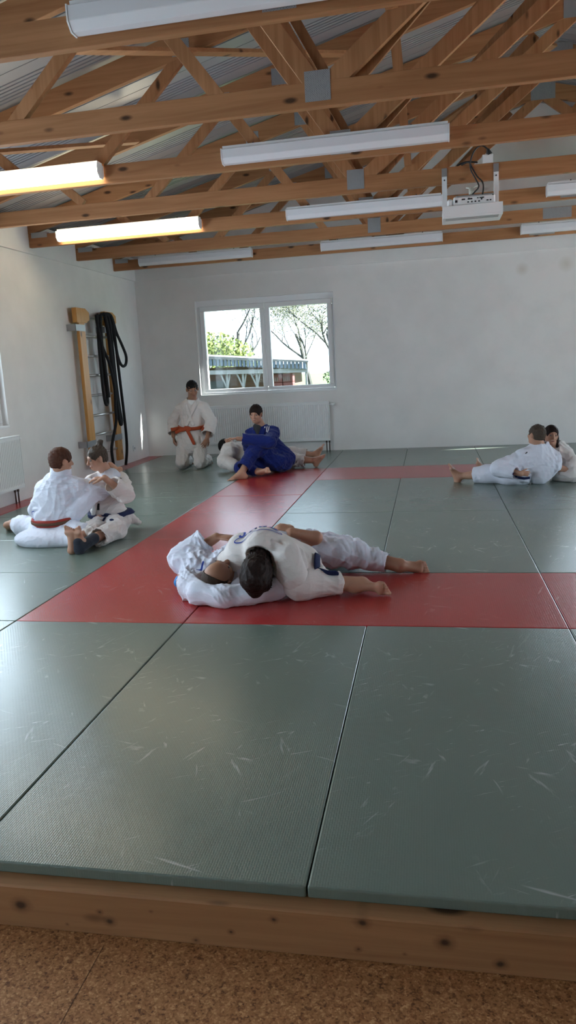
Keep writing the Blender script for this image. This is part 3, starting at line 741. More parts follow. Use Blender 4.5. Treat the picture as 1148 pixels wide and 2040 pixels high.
for x in (-3.98, -3.45, -3.0, -5.2, -6.4):
    MB().beam((x, 21.8, -.5), (x, 21.8, 1.2), .07, .07, up=(0, 1, 0)).beam((x, 21.8, .72), (x - .22, 21.8, 1.25), .05, .05, up=(0, 1, 0)).beam((x, 21.8, .72), (x + .12, 21.8, 1.25), .04, .04, up=(0, 1, 0)).build('forked_post', M_OW, sh)
MB().beam((-1.42, 21.8, -.5), (-1.42, 21.8, 1.15), .06, .06, up=(0, 1, 0)).build('corner_post', M_OW, sh)
cr = empty('crate_stack', (-2.2, 22.6, -.5), 'stack of red drinks crates with pale marks beside the shed', 'crate stack')
for z in range(6):
    for x in (-2.62, -2.27):
        MB().cbox((x, 22.3, -.5 + z * .27), (x + .33, 22.65, -.5 + z * .27 + .26), .01).build('crate', M_CR, cr)
pl = MB()
for x in (-2.6, -2.53, -2.46, -2.25, -2.19, -2.13, -2.07): pl.box((x, 22.29, .88), (x + .025, 22.299, 1.01))
pl.build('crate_mark', M_OW, cr)
bark = mat('tree_bark', (0.035, 0.034, 0.032), 0.9)[0]
def leafm(name, c): return mat(name, c, 0.8)[0]
LG = leafm('yellow_green_leaves', (0.095, 0.125, 0.02)); LD = leafm('spring_leaves', (0.045, 0.065, 0.022)); LP = leafm('pale_blossom_leaves', (0.085, 0.09, 0.055))
def tree(label, base, h, spread, seed, leaves, nleaf, lm, group='trees outside the window', lean=0):
    rr = random.Random(seed); root = empty('tree', base, label, 'tree', group)
    mb = MB(); tips = []
    def grow(p, d, L, r, lev):
        pts = [p]; rs = [r]; q = p.copy(); dd = d.copy()
        for k in range(5):
            dd = (dd + Vector((rr.uniform(-1, 1), rr.uniform(-1, 1), rr.uniform(-.3, .6))) * .22).normalized()
            q = q + dd * L / 5; pts.append(q.copy()); rs.append(r * (1 - .09 * (k + 1)))
            if lev >= 2: tips.append(q.copy())
        mb.tube(pts, rs, 5, False)
        if lev < 4:
            for c in range(3 if lev < 3 else 2):
                i = rr.choice((2, 3, 4, 5)); nd = (dd + Vector((rr.uniform(-1, 1), rr.uniform(-1, 1), rr.uniform(-.2, .8))) * spread).normalized()
                grow(pts[i], nd, L * rr.uniform(.55, .8), rs[i] * .6, lev + 1)
    grow(Vector(base) + Vector((0, 0, .01)), Vector((lean, 0, 1)).normalized(), h * .38, h * .015, 0)
    mb.build('trunk', bark, root)
    if nleaf:
        lv = MB()
        for k in range(nleaf):
            t = rr.choice(tips) + Vector((rr.gauss(0, .35), rr.gauss(0, .35), rr.gauss(0, .3)))
            a = Vector((rr.gauss(0, 1), rr.gauss(0, 1), rr.gauss(0, 1))).normalized(); b_ = a.orthogonal().normalized(); s__ = rr.uniform(.025, .06)
            lv.add([t - a * s__, t + b_ * s__ * .6, t + a * s__, t - b_ * s__ * .6], [(0, 1, 2, 3)])
        lv.build('foliage', lm, root)
tree('grey branched tree right of the shed with pale spring leaves', (-1.0, 31, -.5), 9, .95, 3, True, 9000, LP, lean=-.1)
tree('bare branched tree behind the left window pane', (-7.6, 37.5, -.5), 10, .8, 8, True, 500, LD)
tree('blossoming tree behind the middle of the window', (-4.6, 43, -.5), 10, .9, 12, True, 9000, LP)
tree('yellow green leafy tree at the right edge of the window', (.6, 36, -.5), 8, .9, 21, True, 8000, LD)
tree('tall thin tree in the distance between the panes', (-2.0, 62, -.5), 15, .7, 30, True, 400, LD)
def bush(label, c, rx_, rz_, n, m_, seed):
    rr = random.Random(seed); root = empty('bush', (c[0], c[1], -.5), label, 'bush', 'bushes outside the window')
    st = MB()
    for k in range(14): st.tube([(c[0] + rr.uniform(-.3, .3), c[1], -.48), (c[0] + rr.uniform(-1, 1) * rx_ * .7, c[1] + rr.uniform(-.6, .6), c[2] + rr.uniform(0, 1) * rz_ * .6)], [.05, .015], 5, False)
    st.build('stem', bark, root); lv = MB()
    for k in range(n):
        a = Vector((rr.gauss(0, 1), rr.gauss(0, 1), rr.gauss(0, 1))).normalized(); rad = rr.uniform(.5, 1.0)
        t = Vector((c[0] + a.x * rx_ * rad, c[1] + a.y * 1.6 * rad, max(-.35, c[2] + a.z * rz_ * rad))); d = Vector((rr.gauss(0, 1), rr.gauss(0, 1), rr.gauss(0, 1))).normalized(); e = d.orthogonal().normalized(); s__ = rr.uniform(.06, .13)
        lv.add([t - d * s__, t + e * s__ * .6, t + d * s__, t - e * s__ * .6], [(0, 1, 2, 3)])
    lv.build('foliage', m_, root)
bush('bright yellow green bush above the shed roof', (-7.6, 33, 1.2), 2.3, 1.9, 7000, LG, 5)
bush('green hedge behind the right window pane', (-1.6, 51, .4), 3.4, 1.1, 4200, LD, 6)
bush('leafy hedge right of the grey branched tree', (2.6, 42, .7), 2.6, 1.8, 5200, LD, 7)

# ================================================================ PEOPLE ENGINE (implicit surfaces)
f32 = np.float32
def V(*a): return np.array(a[0] if len(a) == 1 else a, dtype=np.float64)
def nrm(v): v = V(v); return v / (np.linalg.norm(v) + 1e-12)
class Field:
    def __init__(s, lo, hi, vox):
        s.lo = V(lo); s.vox = vox; s.n = np.maximum(4, np.ceil((V(hi) - s.lo) / vox).astype(int) + 1)
        s.ax = [(s.lo[k] + vox * np.arange(s.n[k])).astype(f32) for k in range(3)]
        s.f = np.full(tuple(s.n), 0.06, f32)
    def copy(s):
        c = object.__new__(Field); c.lo = s.lo; c.vox = s.vox; c.n = s.n; c.ax = s.ax; c.f = s.f.copy(); return c
    def sub(s, lo, hi):
        i0 = np.clip(np.floor((V(lo) - s.lo) / s.vox).astype(int), 0, s.n); i1 = np.clip(np.ceil((V(hi) - s.lo) / s.vox).astype(int) + 1, 0, s.n)
        if np.any(i1 <= i0): return None, None
        sl = tuple(slice(a, b) for a, b in zip(i0, i1))
        x, y, z = s.ax[0][sl[0]][:, None, None], s.ax[1][sl[1]][None, :, None], s.ax[2][sl[2]][None, None, :]
        return sl, (x, y, z)
    def put(s, prim, k=0.02, op='u'):
        fn, lo, hi = prim; m = 0.05 + k
        sl, P = s.sub(lo - m, hi + m)
        if sl is None: return s
        d = fn(*P); a = s.f[sl]
        if op == 'u':
            if k > 0: h = np.maximum(k - np.abs(a - d), 0) / k; r = np.minimum(a, d) - h * h * k * 0.25
            else: r = np.minimum(a, d)
        elif op == 's':
            d = -d
            if k > 0: h = np.maximum(k - np.abs(a - d), 0) / k; r = np.maximum(a, d) + h * h * k * 0.25
            else: r = np.maximum(a, d)
        s.f[sl] = r; return s
    def adds(s, prims, k=0.02):
        for p in prims: s.put(p, k)
        return s
    def clip_floor(s, z=0.0):
        P = s.ax[2][None, None, :]; s.f = np.maximum(s.f, (z - P)).astype(f32); return s
    def mesh(s, smooth=2):
        f = s.f; ins = f < 0
        c = np.zeros(tuple(s.n - 1), np.uint8)
        for i in (0, 1):
            for j in (0, 1):
                for k in (0, 1): c += ins[i:i + s.n[0] - 1, j:j + s.n[1] - 1, k:k + s.n[2] - 1]
        act = (c > 0) & (c < 8); idx = np.argwhere(act)
        if len(idx) == 0: return np.zeros((0, 3)), np.zeros((0, 4), int)
        ids = np.full(act.shape, -1, np.int64); ids[act] = np.arange(len(idx))
        corners = [(i, j, k) for i in (0, 1) for j in (0, 1) for k in (0, 1)]
        vals = np.stack([f[idx[:, 0] + a, idx[:, 1] + b, idx[:, 2] + c_] for a, b, c_ in corners], 1).astype(np.float64)
        acc = np.zeros((len(idx), 3)); cnt = np.zeros(len(idx))
        for p in range(8):
            for q in range(p + 1, 8):
                A, B = V(corners[p]), V(corners[q])
                if abs(A - B).sum() != 1: continue
                va, vb = vals[:, p], vals[:, q]; m = (va < 0) != (vb < 0)
                t = np.where(m, va / np.where(m, va - vb, 1), 0)
                acc += np.where(m[:, None], A + (B - A) * t[:, None], 0); cnt += m
        v = s.lo + (idx + acc / cnt[:, None]) * s.vox
        faces = []
        for ax in range(3):
            a, b = (ax + 1) % 3, (ax + 2) % 3
            sl0 = [slice(None)] * 3; sl1 = [slice(None)] * 3; sl0[ax] = slice(0, -1); sl1[ax] = slice(1, None)
            i0 = ins[tuple(sl0)]; i1 = ins[tuple(sl1)]; e = np.argwhere(i0 != i1)
            ok = (e[:, a] > 0) & (e[:, b] > 0) & (e[:, a] < s.n[a] - 1) & (e[:, b] < s.n[b] - 1); e = e[ok]
            q = []
            for (da, db) in ((-1, -1), (0, -1), (0, 0), (-1, 0)):
                g = e.copy(); g[:, a] += da; g[:, b] += db; q.append(ids[g[:, 0], g[:, 1], g[:, 2]])
            q = np.stack(q, 1); flip = i0[e[:, 0], e[:, 1], e[:, 2]]
            q[~flip] = q[~flip][:, ::-1]; faces.append(q)
        fc = np.concatenate(faces); fc = fc[(fc >= 0).all(1)]
        for _ in range(smooth):
            av = np.zeros_like(v); cn = np.zeros(len(v)); fm = v[fc].mean(1)
            for k in range(4): np.add.at(av, fc[:, k], fm); np.add.at(cn, fc[:, k], 1)
            v = np.where(cn[:, None] > 0, 0.4 * v + 0.6 * av / np.maximum(cn, 1)[:, None], v)
        return v, fc
def normals(v, fc):
    n = np.cross(v[fc[:, 2]] - v[fc[:, 0]], v[fc[:, 3]] - v[fc[:, 1]]); o = np.zeros_like(v)
    for k in range(4): np.add.at(o, fc[:, k], n)
    return o / (np.linalg.norm(o, axis=1)[:, None] + 1e-12)
def folds(v, seed, amp, axis=None, sc=1.0):
    """soft cloth creases: warped ridges, mostly across the limb or torso axis"""
    r = np.random.RandomState(seed); out = np.zeros(len(v)); w = v.copy()
    for _ in range(2):
        k = r.randn(3, 3) * 9 * sc; w = w + 0.028 / sc * np.sin(w @ k + r.rand(3) * 6)
    for (fr, a) in ((26, 1.0), (46, .75), (85, .40)):
        for _ in range(2):
            d = r.randn(3)
            if axis is not None: d = d * .45 + V(axis) * (1 if r.rand() > .3 else -.6)
            d = d / np.linalg.norm(d) * fr * sc
            s_ = np.sin(w @ d + r.rand() * 6); out += a * (1 - 2 * np.abs(s_) ** .8) * .5
    msk = .5 + .5 * np.sin(v @ (r.randn(3) * 7) + r.rand() * 6)
    return out * amp * (.35 + .9 * msk)
def ridge_lines(v, lines, amp):
    """creases along given polylines; each (points, width)"""
    o = np.zeros(len(v))
    for P, w in lines:
        dm = np.full(len(v), 1e9)
        for a, b in zip(P[:-1], P[1:]):
            a, b = V(a), V(b); ab = b - a; t = np.clip(((v - a) @ ab) / (ab @ ab), 0, 1); dm = np.minimum(dm, np.linalg.norm(v - a - t[:, None] * ab, axis=1))
        o += amp * (np.exp(-(dm / w) ** 2) - .6 * np.exp(-((dm - 1.9 * w) / w) ** 2))
    return o
def tomesh(name, fld, mat_, parent, smooth=2, amp=0.0, seed=1, axis=None, sc=1.0, floor=True, lines=None):
    v, fc = fld.mesh(smooth)
    if amp: v = v + normals(v, fc) * folds(v, seed, amp, axis, sc)[:, None]
    if lines: v = v + normals(v, fc) * ridge_lines(v, lines, .009)[:, None]
    if floor: v[:, 2] = np.maximum(v[:, 2], .001)
    return rawmesh(name, v, fc, mat_, parent)
def rawmesh(name, v, fc, mat_, parent):
    me = bpy.data.meshes.new(name)
    me.vertices.add(len(v)); me.vertices.foreach_set('co', v.astype(f32).ravel())
    me.loops.add(fc.size); me.loops.foreach_set('vertex_index', fc.astype(np.int32).ravel())
    me.polygons.add(len(fc)); me.polygons.foreach_set('loop_start', np.arange(0, fc.size, fc.shape[1], dtype=np.int32))
    me.polygons.foreach_set('use_smooth', [True] * len(fc))
    me.update(calc_edges=True); me.validate()
    return link(name, me, mat_, parent)
# primitives -------------------------------------------------------
def cone(a, b, ra, rb, sq=None):
    """round cone a->b; sq=(dir, s): flattened by factor s (<1 thin) along dir"""
    a = V(a); b = V(b); ab = b - a; L2 = max(ab @ ab, 1e-9)
    n = nrm(sq[0]) if sq else None; s_ = 1 / sq[1] if sq else 1
    if sq:
        ab2 = ab + (s_ - 1) * (ab @ n) * n; L2 = max(ab2 @ ab2, 1e-9)
    else: ab2 = ab
    def fn(x, y, z):
        px, py, pz = x - f32(a[0]), y - f32(a[1]), z - f32(a[2])
        if sq:
            dn = (px * f32(n[0]) + py * f32(n[1]) + pz * f32(n[2])) * f32(s_ - 1)
            px, py, pz = px + dn * f32(n[0]), py + dn * f32(n[1]), pz + dn * f32(n[2])
        t = np.clip((px * f32(ab2[0]) + py * f32(ab2[1]) + pz * f32(ab2[2])) / f32(L2), 0, 1)
        dx, dy, dz = px - t * f32(ab2[0]), py - t * f32(ab2[1]), pz - t * f32(ab2[2])
        d = np.sqrt(dx * dx + dy * dy + dz * dz) - (f32(ra) + t * f32(rb - ra))
        return d * f32(.75 if sq else 1)
    r = max(ra, rb); return fn, np.minimum(a, b) - r, np.maximum(a, b) + r
def ball(c, r): return cone(c, V(c) + V(0, 0, 1e-4), r, r)
def ell(c, rad, fr=None):
    """ellipsoid; fr = 3x3 rows: local axes in world"""
    c = V(c); F = np.eye(3) if fr is None else np.array(fr); rad = V(rad)
    def fn(x, y, z):
        px, py, pz = x - f32(c[0]), y - f32(c[1]), z - f32(c[2]); k0 = 0; k1 = 0
        for i in range(3):
            q = px * f32(F[i][0]) + py * f32(F[i][1]) + pz * f32(F[i][2]); k0 = k0 + (q / f32(rad[i])) ** 2; k1 = k1 + (q / f32(rad[i] ** 2)) ** 2
        k0 = np.sqrt(k0); k1 = np.sqrt(k1) + f32(1e-6)
        return k0 * (k0 - 1) / k1
    e = np.sqrt(sum((np.abs(F[i]) * rad[i]) ** 2 for i in range(3))); return fn, c - e, c + e
def ring(c, n, R, half, th):
    c = V(c); n = nrm(n)
    def fn(x, y, z):
        px, py, pz = x - f32(c[0]), y - f32(c[1]), z - f32(c[2]); d = px * f32(n[0]) + py * f32(n[1]) + pz * f32(n[2])
        rr = np.sqrt(np.maximum(px * px + py * py + pz * pz - d * d, 0)); return np.maximum(np.abs(rr - f32(R) + d * f32(.15)) - f32(th), np.abs(d) - f32(half))
    return fn, c - R - half, c + R + half
def slab(c, n, half, R):
    """disc of half thickness around plane, radius R (used for belts, via max)"""
    c = V(c); n = nrm(n)
    def fn(x, y, z):
        px, py, pz = x - f32(c[0]), y - f32(c[1]), z - f32(c[2]); d = px * f32(n[0]) + py * f32(n[1]) + pz * f32(n[2])
        rr = np.sqrt(np.maximum(px * px + py * py + pz * pz - d * d, 0)); return np.maximum(np.abs(d) - f32(half), rr - f32(R))
    return fn, c - R, c + R
def chain(P, r, sq=None):
    r = r if isinstance(r, (list, tuple)) else [r] * len(P)
    return [cone(P[i], P[i + 1], r[i], r[i + 1], sq) for i in range(len(P) - 1)]
def polyd(P):
    """distance to polyline (unsigned) as field function over whole grid"""
    P = [V(p) for p in P]
    def fn(x, y, z):
        o = None
        for a, b in zip(P[:-1], P[1:]):
            d = cone(a, b, 0, 0)[0](x, y, z); o = d if o is None else np.minimum(o, d)
        return o
    return fn
def band(fld, fn, grow, half):
    """strip of cloth lying on a field's surface along fn(distance)<half"""
    c = fld.copy(); P = (c.ax[0][:, None, None], c.ax[1][None, :, None], c.ax[2][None, None, :])
    c.f = np.maximum(np.maximum(fld.f - f32(grow), -fld.f - f32(.010)), fn(*P) - f32(half)).astype(f32); return c
def frame(f, u):
    f = nrm(f); u = V(u); u = nrm(u - (u @ f) * f); r = np.cross(f, u); return r, f, u   # person's right, forward, up
# body pieces -------------------------------------------------------
def head_prims(c, f, u, s=1.0, male=True):
    r, f, u = frame(f, u); F = [r, f, u]
    def L(x, y, z): return V(c) + s * (x * r + y * f + z * u)
    A = [(ell(L(0, -.012, .030), V(.073, .093, .083) * s, F), .0), (ell(L(0, .022, -.045), V(.056, .062, .062) * s, F), .03),
         (ell(L(0, .050, -.082), V(.030, .030, .022) * s, F), .02), (cone(L(0, .080, .022), L(0, .103, -.022), .008 * s, .0135 * s), .012),
         (ball(L(.011, .094, -.025), .009 * s), .008), (ball(L(-.011, .094, -.025), .009 * s), .008),
         (cone(L(-.030, .074, .030), L(.030, .074, .030), .010 * s, .010 * s), .014),
         (ell(L(.036, .060, -.018), V(.022, .022, .022) * s, F), .02), (ell(L(-.036, .060, -.018), V(.022, .022, .022) * s, F), .02),
         (cone(L(-.016, .082, -.055), L(.016, .082, -.055), .0085 * s, .0085 * s), .01)]
    E = []
    for q in (-1, 1):
        E.append((ell(L(q * .076, -.008, -.002), V(.010, .019, .031) * s, [nrm(r * 1 + f * q * -.35), nrm(f * 1 + r * q * .35), u]), .008))
    S = [(ball(L(.031, .098, .012), .016 * s), .014), (ball(L(-.031, .098, .012), .016 * s), .014)]
    return A + E, S, L
def neck_prims(c, f, u, base, s=1.0, rad=.055):
    r, f, u = frame(f, u); top = V(c) - u * .055 * s - f * .022 * s
    return [(cone(top, base, rad * s, rad * 1.12 * s), .03)]
def hand_prims(w, d, n, curl=.35, s=1.0, side=1, spread=.12, thumb=.6, lens=None):
    """w wrist, d towards fingers, n palm normal, side=+1 thumb on cross(d,n) side"""
    d = nrm(d); n = V(n); n = nrm(n - (n @ d) * d); t = np.cross(d, n) * side; w = V(w); out = []
    pc = w + d * .050 * s
    out.append((cone(w - d * .01 * s, pc + d * .030 * s, .024 * s, .036 * s, (n, .40)), .012))
    for i, (o, L_) in enumerate(((.030, .072), (.010, .080), (-.011, .075), (-.031, .060))):
        p = w + d * (.086 - .004 * abs(i - 1)) * s + t * o * s; a = (o / .030) * spread; dd = nrm(d * math.cos(a) + t * math.sin(a))
        cc = curl * (1 + .12 * i); ang = cc * .6; pts = [w + d * .05 * s + t * o * .8 * s, p]
        for k, fr_ in enumerate((.45, .30, .25)):
            v_ = nrm(dd * math.cos(ang) + n * math.sin(ang)); pts.append(pts[-1] + v_ * L_ * fr_ * s); ang += cc
        rs = [.0095 * s, .0092 * s, .0085 * s, .0076 * s, .0062 * s]
        out += [(q, .004) for q in chain(pts, rs)]
    tb = w + d * .022 * s + t * .026 * s; t1 = tb + nrm(d * .7 + t * thumb + n * .25) * .040 * s; t2 = t1 + nrm(d * .95 + t * thumb * .55 + n * .3) * .030 * s; t3 = t2 + nrm(d * 1 + t * .15 + n * .45) * .024 * s
    out += [(q, .008) for q in chain([tb, t1, t2, t3], [.015 * s, .0115 * s, .0098 * s, .0078 * s])]
    return out
def foot_prims(an, toe, sole, s=1.0, big=1):
    """an ankle, toe = direction ankle->toes, sole = direction of sole normal (pointing out of sole), big=+1 big toe on cross(toe,sole) side"""
    t = nrm(toe); n = V(sole); n = nrm(n - (n @ t) * t); b = np.cross(t, n) * big; an = V(an); out = []
    heel = an + n * .048 * s - t * .035 * s; ball_ = an + n * .052 * s + t * .130 * s
    out.append((cone(an, heel, .034 * s, .031 * s), .03)); out.append((cone(heel, ball_ + b * -.014 * s, .029 * s, .020 * s), .03))
    out.append((cone(an + t * .02 * s, ball_ + b * .016 * s - n * .010 * s, .034 * s, .021 * s), .03)); out.append((cone(ball_ - b * .028 * s, ball_ + b * .028 * s, .017 * s, .020 * s), .02))
    tips = []
    for i, (o, L_, r_) in enumerate(((.034, .058, .0135), (.014, .052, .0100), (-.003, .045, .0092), (-.019, .038, .0086), (-.034, .030, .0082))):
        p0 = ball_ + b * o * s - n * .0 * s; p1 = p0 + (t * L_ * .6 - n * .006) * s; p2 = p0 + (t * L_ + n * .004) * s
        out += [(q, .004) for q in chain([p0, p1, p2], [r_ * s, r_ * .95 * s, r_ * s])]; tips.append(p2 - n * r_ * .8 * s)
    return out, tips
def hair_field(fld_, c, f, u, s, thick=.010, fringe=.050, nape=-.055, bald=False, sides=.0):
    r, f, u = frame(f, u); F = [r, f, u]
    def L(x, y, z): return V(c) + s * (x * r + y * f + z * u)
    fld_.put(ell(L(0, -.014, .032), (V(.073, .093, .083) + V(thick, thick, thick * 1.2)) * s, F), 0)
    fld_.put(ell(L(0, -.045, -.020), (V(.066, .052, .060) + thick * .5) * s, F), .02)
    # face opening
    fld_.put(ell(L(0, .105, fringe - .105), V(.078, .085, .100) * s, F), .006, 's')
    for q in (-1, 1): fld_.put(ell(L(q * .090, .010, -.020), V(.035, .045, .045) * s, F), .006, 's')
    P = (fld_.ax[0][:, None, None], fld_.ax[1][None, :, None], fld_.ax[2][None, None, :])
    pl = L(0, 0, nape)
    d = (P[0] - f32(pl[0])) * f32(u[0]) + (P[1] - f32(pl[1])) * f32(u[1]) + (P[2] - f32(pl[2])) * f32(u[2])
    fld_.f = np.maximum(fld_.f, -d).astype(f32)
    if bald:
        fld_.put(ell(L(0, .060, .075), V(.105, .090, .095) * s, F), .004, 's')
    return L
def face_parts(root_skin, L, s, mouth=True, brows=None, open_=False):
    for q in (-1, 1):
        fe = Field(L(q * .031, .083, .012) - .02, L(q * .031, .083, .012) + .02, .0022); fe.put(ball(L(q * .031, .0735, .012), .0108 * s), 0)
        e = tomesh('eye', fe, M_EYE, root_skin, 1, floor=False)
        fi = Field(L(q * .031, .086, .012) - .012, L(q * .031, .086, .012) + .012, .0018); fi.put(ball(L(q * .031, .0800, .0108), .0062 * s), 0)
        tomesh('iris', fi, M_IRIS, e_fix(e, root_skin), 1, floor=False)
        if brows is not None:
            a, b = L(q * .016, .0835, .033), L(q * .044, .072, .034); fb = Field(np.minimum(a, b) - .02, np.maximum(a, b) + .02, .0025); fb.put(cone(a, b, .0042 * s, .003 * s), 0)
            tomesh('eyebrow', fb, brows, root_skin, 1, floor=False)
    if mouth:
        a, b = L(-.020, .087, -.055), L(.020, .087, -.055); fl = Field(np.minimum(a, b) - .02, np.maximum(a, b) + .02, .0022)
        fl.put(cone(a, L(0, .0935, -.0535), .0028 * s, .005 * s), 0).put(cone(L(0, .0935, -.0545), b, .005 * s, .0028 * s), .004)
        tomesh('mouth', fl, M_LIP, root_skin, 1, floor=False)
def e_fix(e, root): return e
_old_link = link
def link(name, me, mat_, parent=None, smooth=False):
    """children of children keep world coordinates: subtract the whole chain of parent offsets"""
    o = bpy.data.objects.new(name, me); COL.objects.link(o)
    if mat_ is not None and not me.materials: me.materials.append(mat_)
    if parent is not None:
        off = Vector((0, 0, 0)); p = parent
        while p is not None: off += Vector(p.location); p = p.parent
        o.parent = parent; o.location = -off
    if smooth:
        me.polygons.foreach_set('use_smooth', [True] * len(me.polygons)); me.update()
    return o
def person(label, base, vox=.006):
    return empty('person', base, label, 'person')
def bounds(ps, m=.16):
    a = np.array([V(p) for p in ps]); return a.min(0) - m, a.max(0) + m
def skin(root, prims, subs, lo, hi, vox, m=M_SKIN, name='body'):
    f = Field(lo, hi, vox)
    for p, k in prims: f.put(p, k)
    for p, k in subs: f.put(p, k, 's')
    return tomesh(name, f, m, root, 1)
def limb(a, b, c, ra, rb, rc): return [(cone(a, b, ra, rb), .02), (cone(b, c, rb, rc), .02)]
def sleeve(P, R, mouth=.04):
    """prims and the hollow of an open sleeve/leg; last point is the cuff"""
    d = nrm(V(P[-1]) - V(P[-2])); end = V(P[-1]) + d * (R[-1] + .01)
    pr = chain(P, R); return pr, cone(V(P[-1]) - d * mouth * .2, end + d * .03, R[-1] - .012, R[-1] + .004), (V(P[-1]), d)
def cut_cuff(fld, P, R, depth=.045):
    """flat open end at last point: remove everything past the cuff plane near it, then hollow"""
    e = V(P[-1]); d = nrm(e - V(P[-2])); r = R[-1]
    fld.put(slab(e + d * (r * .75 + .03), d, r * .75 + .03, r * 1.6), 0, 's')
    fld.put(cone(e - d * depth + d * .02, e + d * .03, max(r - .016, .01), r - .010), 0, 's')

# ================================================================ PEOPLE
def build_person(S):
    root = empty('person', S['base'], S['label'], 'person')
    pts = [V(p) for p in S['pts']]; lo, hi = bounds(pts, S.get('margin', .17)); lo[2] = max(lo[2], -.03)
    vx = S.get('vox', .0055); cv = S.get('cvox', .0075); s = S.get('s', 1.0)
    # skin
    pr, sb, L = head_prims(S['head'], S['hf'], S['hu'], s)
    pr = pr + neck_prims(S['head'], S['hf'], S['hu'], S['neck'], s, S.get('neckr', .055)) + S.get('skin', [])
    nails = []
    for (w, d, n, c, side, kw) in S.get('hands', []): pr = pr + hand_prims(w, d, n, c, s * .97 * kw.get('hs', 1), side, **{a_: b_ for a_, b_ in kw.items() if a_ != 'hs'})
    for ft in S.get('feet', []):
        q, tips = foot_prims(*ft[:3], s=ft[3], big=ft[4]); pr = pr + q
        if len(ft) > 5: nails += [(t, ft) for t in tips]
    body = skin(root, pr, sb, lo, hi, vx, S.get('skinmat', M_SKIN))
    if S.get('face', True): face_parts(body, L, s, brows=S.get('brows'))
    # hair
    hc = V(S['head']); fh = Field(hc - .20, hc + .20, S.get('hvox', .0045))
    hair_field(fh, S['head'], S['hf'], S['hu'], s, S.get('hthick', .010), S.get('fringe', .05), S.get('nape', -.055), S.get('bald', False))
    for p in S.get('hairx', lambda L: [])(L): fh.put(p, .012)
    tomesh('hair', fh, S['hair'], root, 1, S.get('hamp', .0035), 7, None, 3.0, floor=False)
    # trousers
    ft_ = Field(lo, hi, cv)
    for p, k in S['trousers']: ft_.put(p, k)
    for P, R in S.get('cuffs', []): cut_cuff(ft_, P, R)
    tomesh('trousers', ft_, S['cloth'], root, 2, S.get('tamp', .008), S.get('seed', 1) + 5)
    # jacket
    fj = Field(lo, hi, cv)
    for p, k in S['jacket']: fj.put(p, k)
    solid = fj.copy()
    for P, R in S.get('sleeves', []): cut_cuff(fj, P, R)
    for p, k in S.get('jsub', []): fj.put(p, k, 's')
    tomesh('jacket', fj, S['cloth'], root, 2, S.get('jamp', .008), S.get('seed', 1), S.get('jaxis'), 1.0, lines=S.get('lines'))
    # lapel strips
    for i, (P, w) in enumerate(S.get('lapels', [])):
        b = band(fj, polyd(P), .015, w); tomesh('lapel', b, S['cloth'], root, 1)
    for bb in S.get('belts', []):
        c, n, half, R, m = bb[:5]
        base_f = solid
        if len(bb) > 5:
            base_f = Field(lo, hi, .006)
            for p in bb[5]: base_f.put(p, .01)
        b = band(base_f, slab(c, n, 0, R)[0], .017 if half > .014 else .021, half); tomesh('belt', b, m, root, 1)
    for (P, w, m, nn, nm) in S.get('straps', []):      # flat strips: belt ends, knots
        a, b_ = bounds(P, .06); fs = Field(a, b_, .004)
        for q in chain(P, w, (nn, .22)): fs.put(q, .004)
        tomesh(nm, fs, m, root, 1)
    for (prims, m, nm, vv) in S.get('extra', []):
        a = np.min([p[1] for p, k in prims], 0) - .03; b_ = np.max([p[2] for p, k in prims], 0) + .03; fe = Field(a, b_, vv)
        for p, k in prims: fe.put(p, k)
        tomesh(nm, fe, m, root, 1)
    if nails:
        mb = MB()
        for (t, ft) in nails:
            n = V(ft[2]); f_ = Field(V(t) - .012, V(t) + .012, .003)
            mbp = [tuple(V(t) + q) for q in (V(0, 0, 0),)]
            mb.tube([tuple(V(t) - nrm(ft[1]) * .005), tuple(V(t) + nrm(ft[1]) * .006)], .0062, 8)
        mb.build('toenails', M_NAIL, root, True)
    S['root'] = root; S['fj'] = fj; S['fu'] = fj.copy(); S['fu'].f = np.minimum(fj.f, ft_.f); return root
def K(*prims, k=.03): return [(p, k) for p in prims]

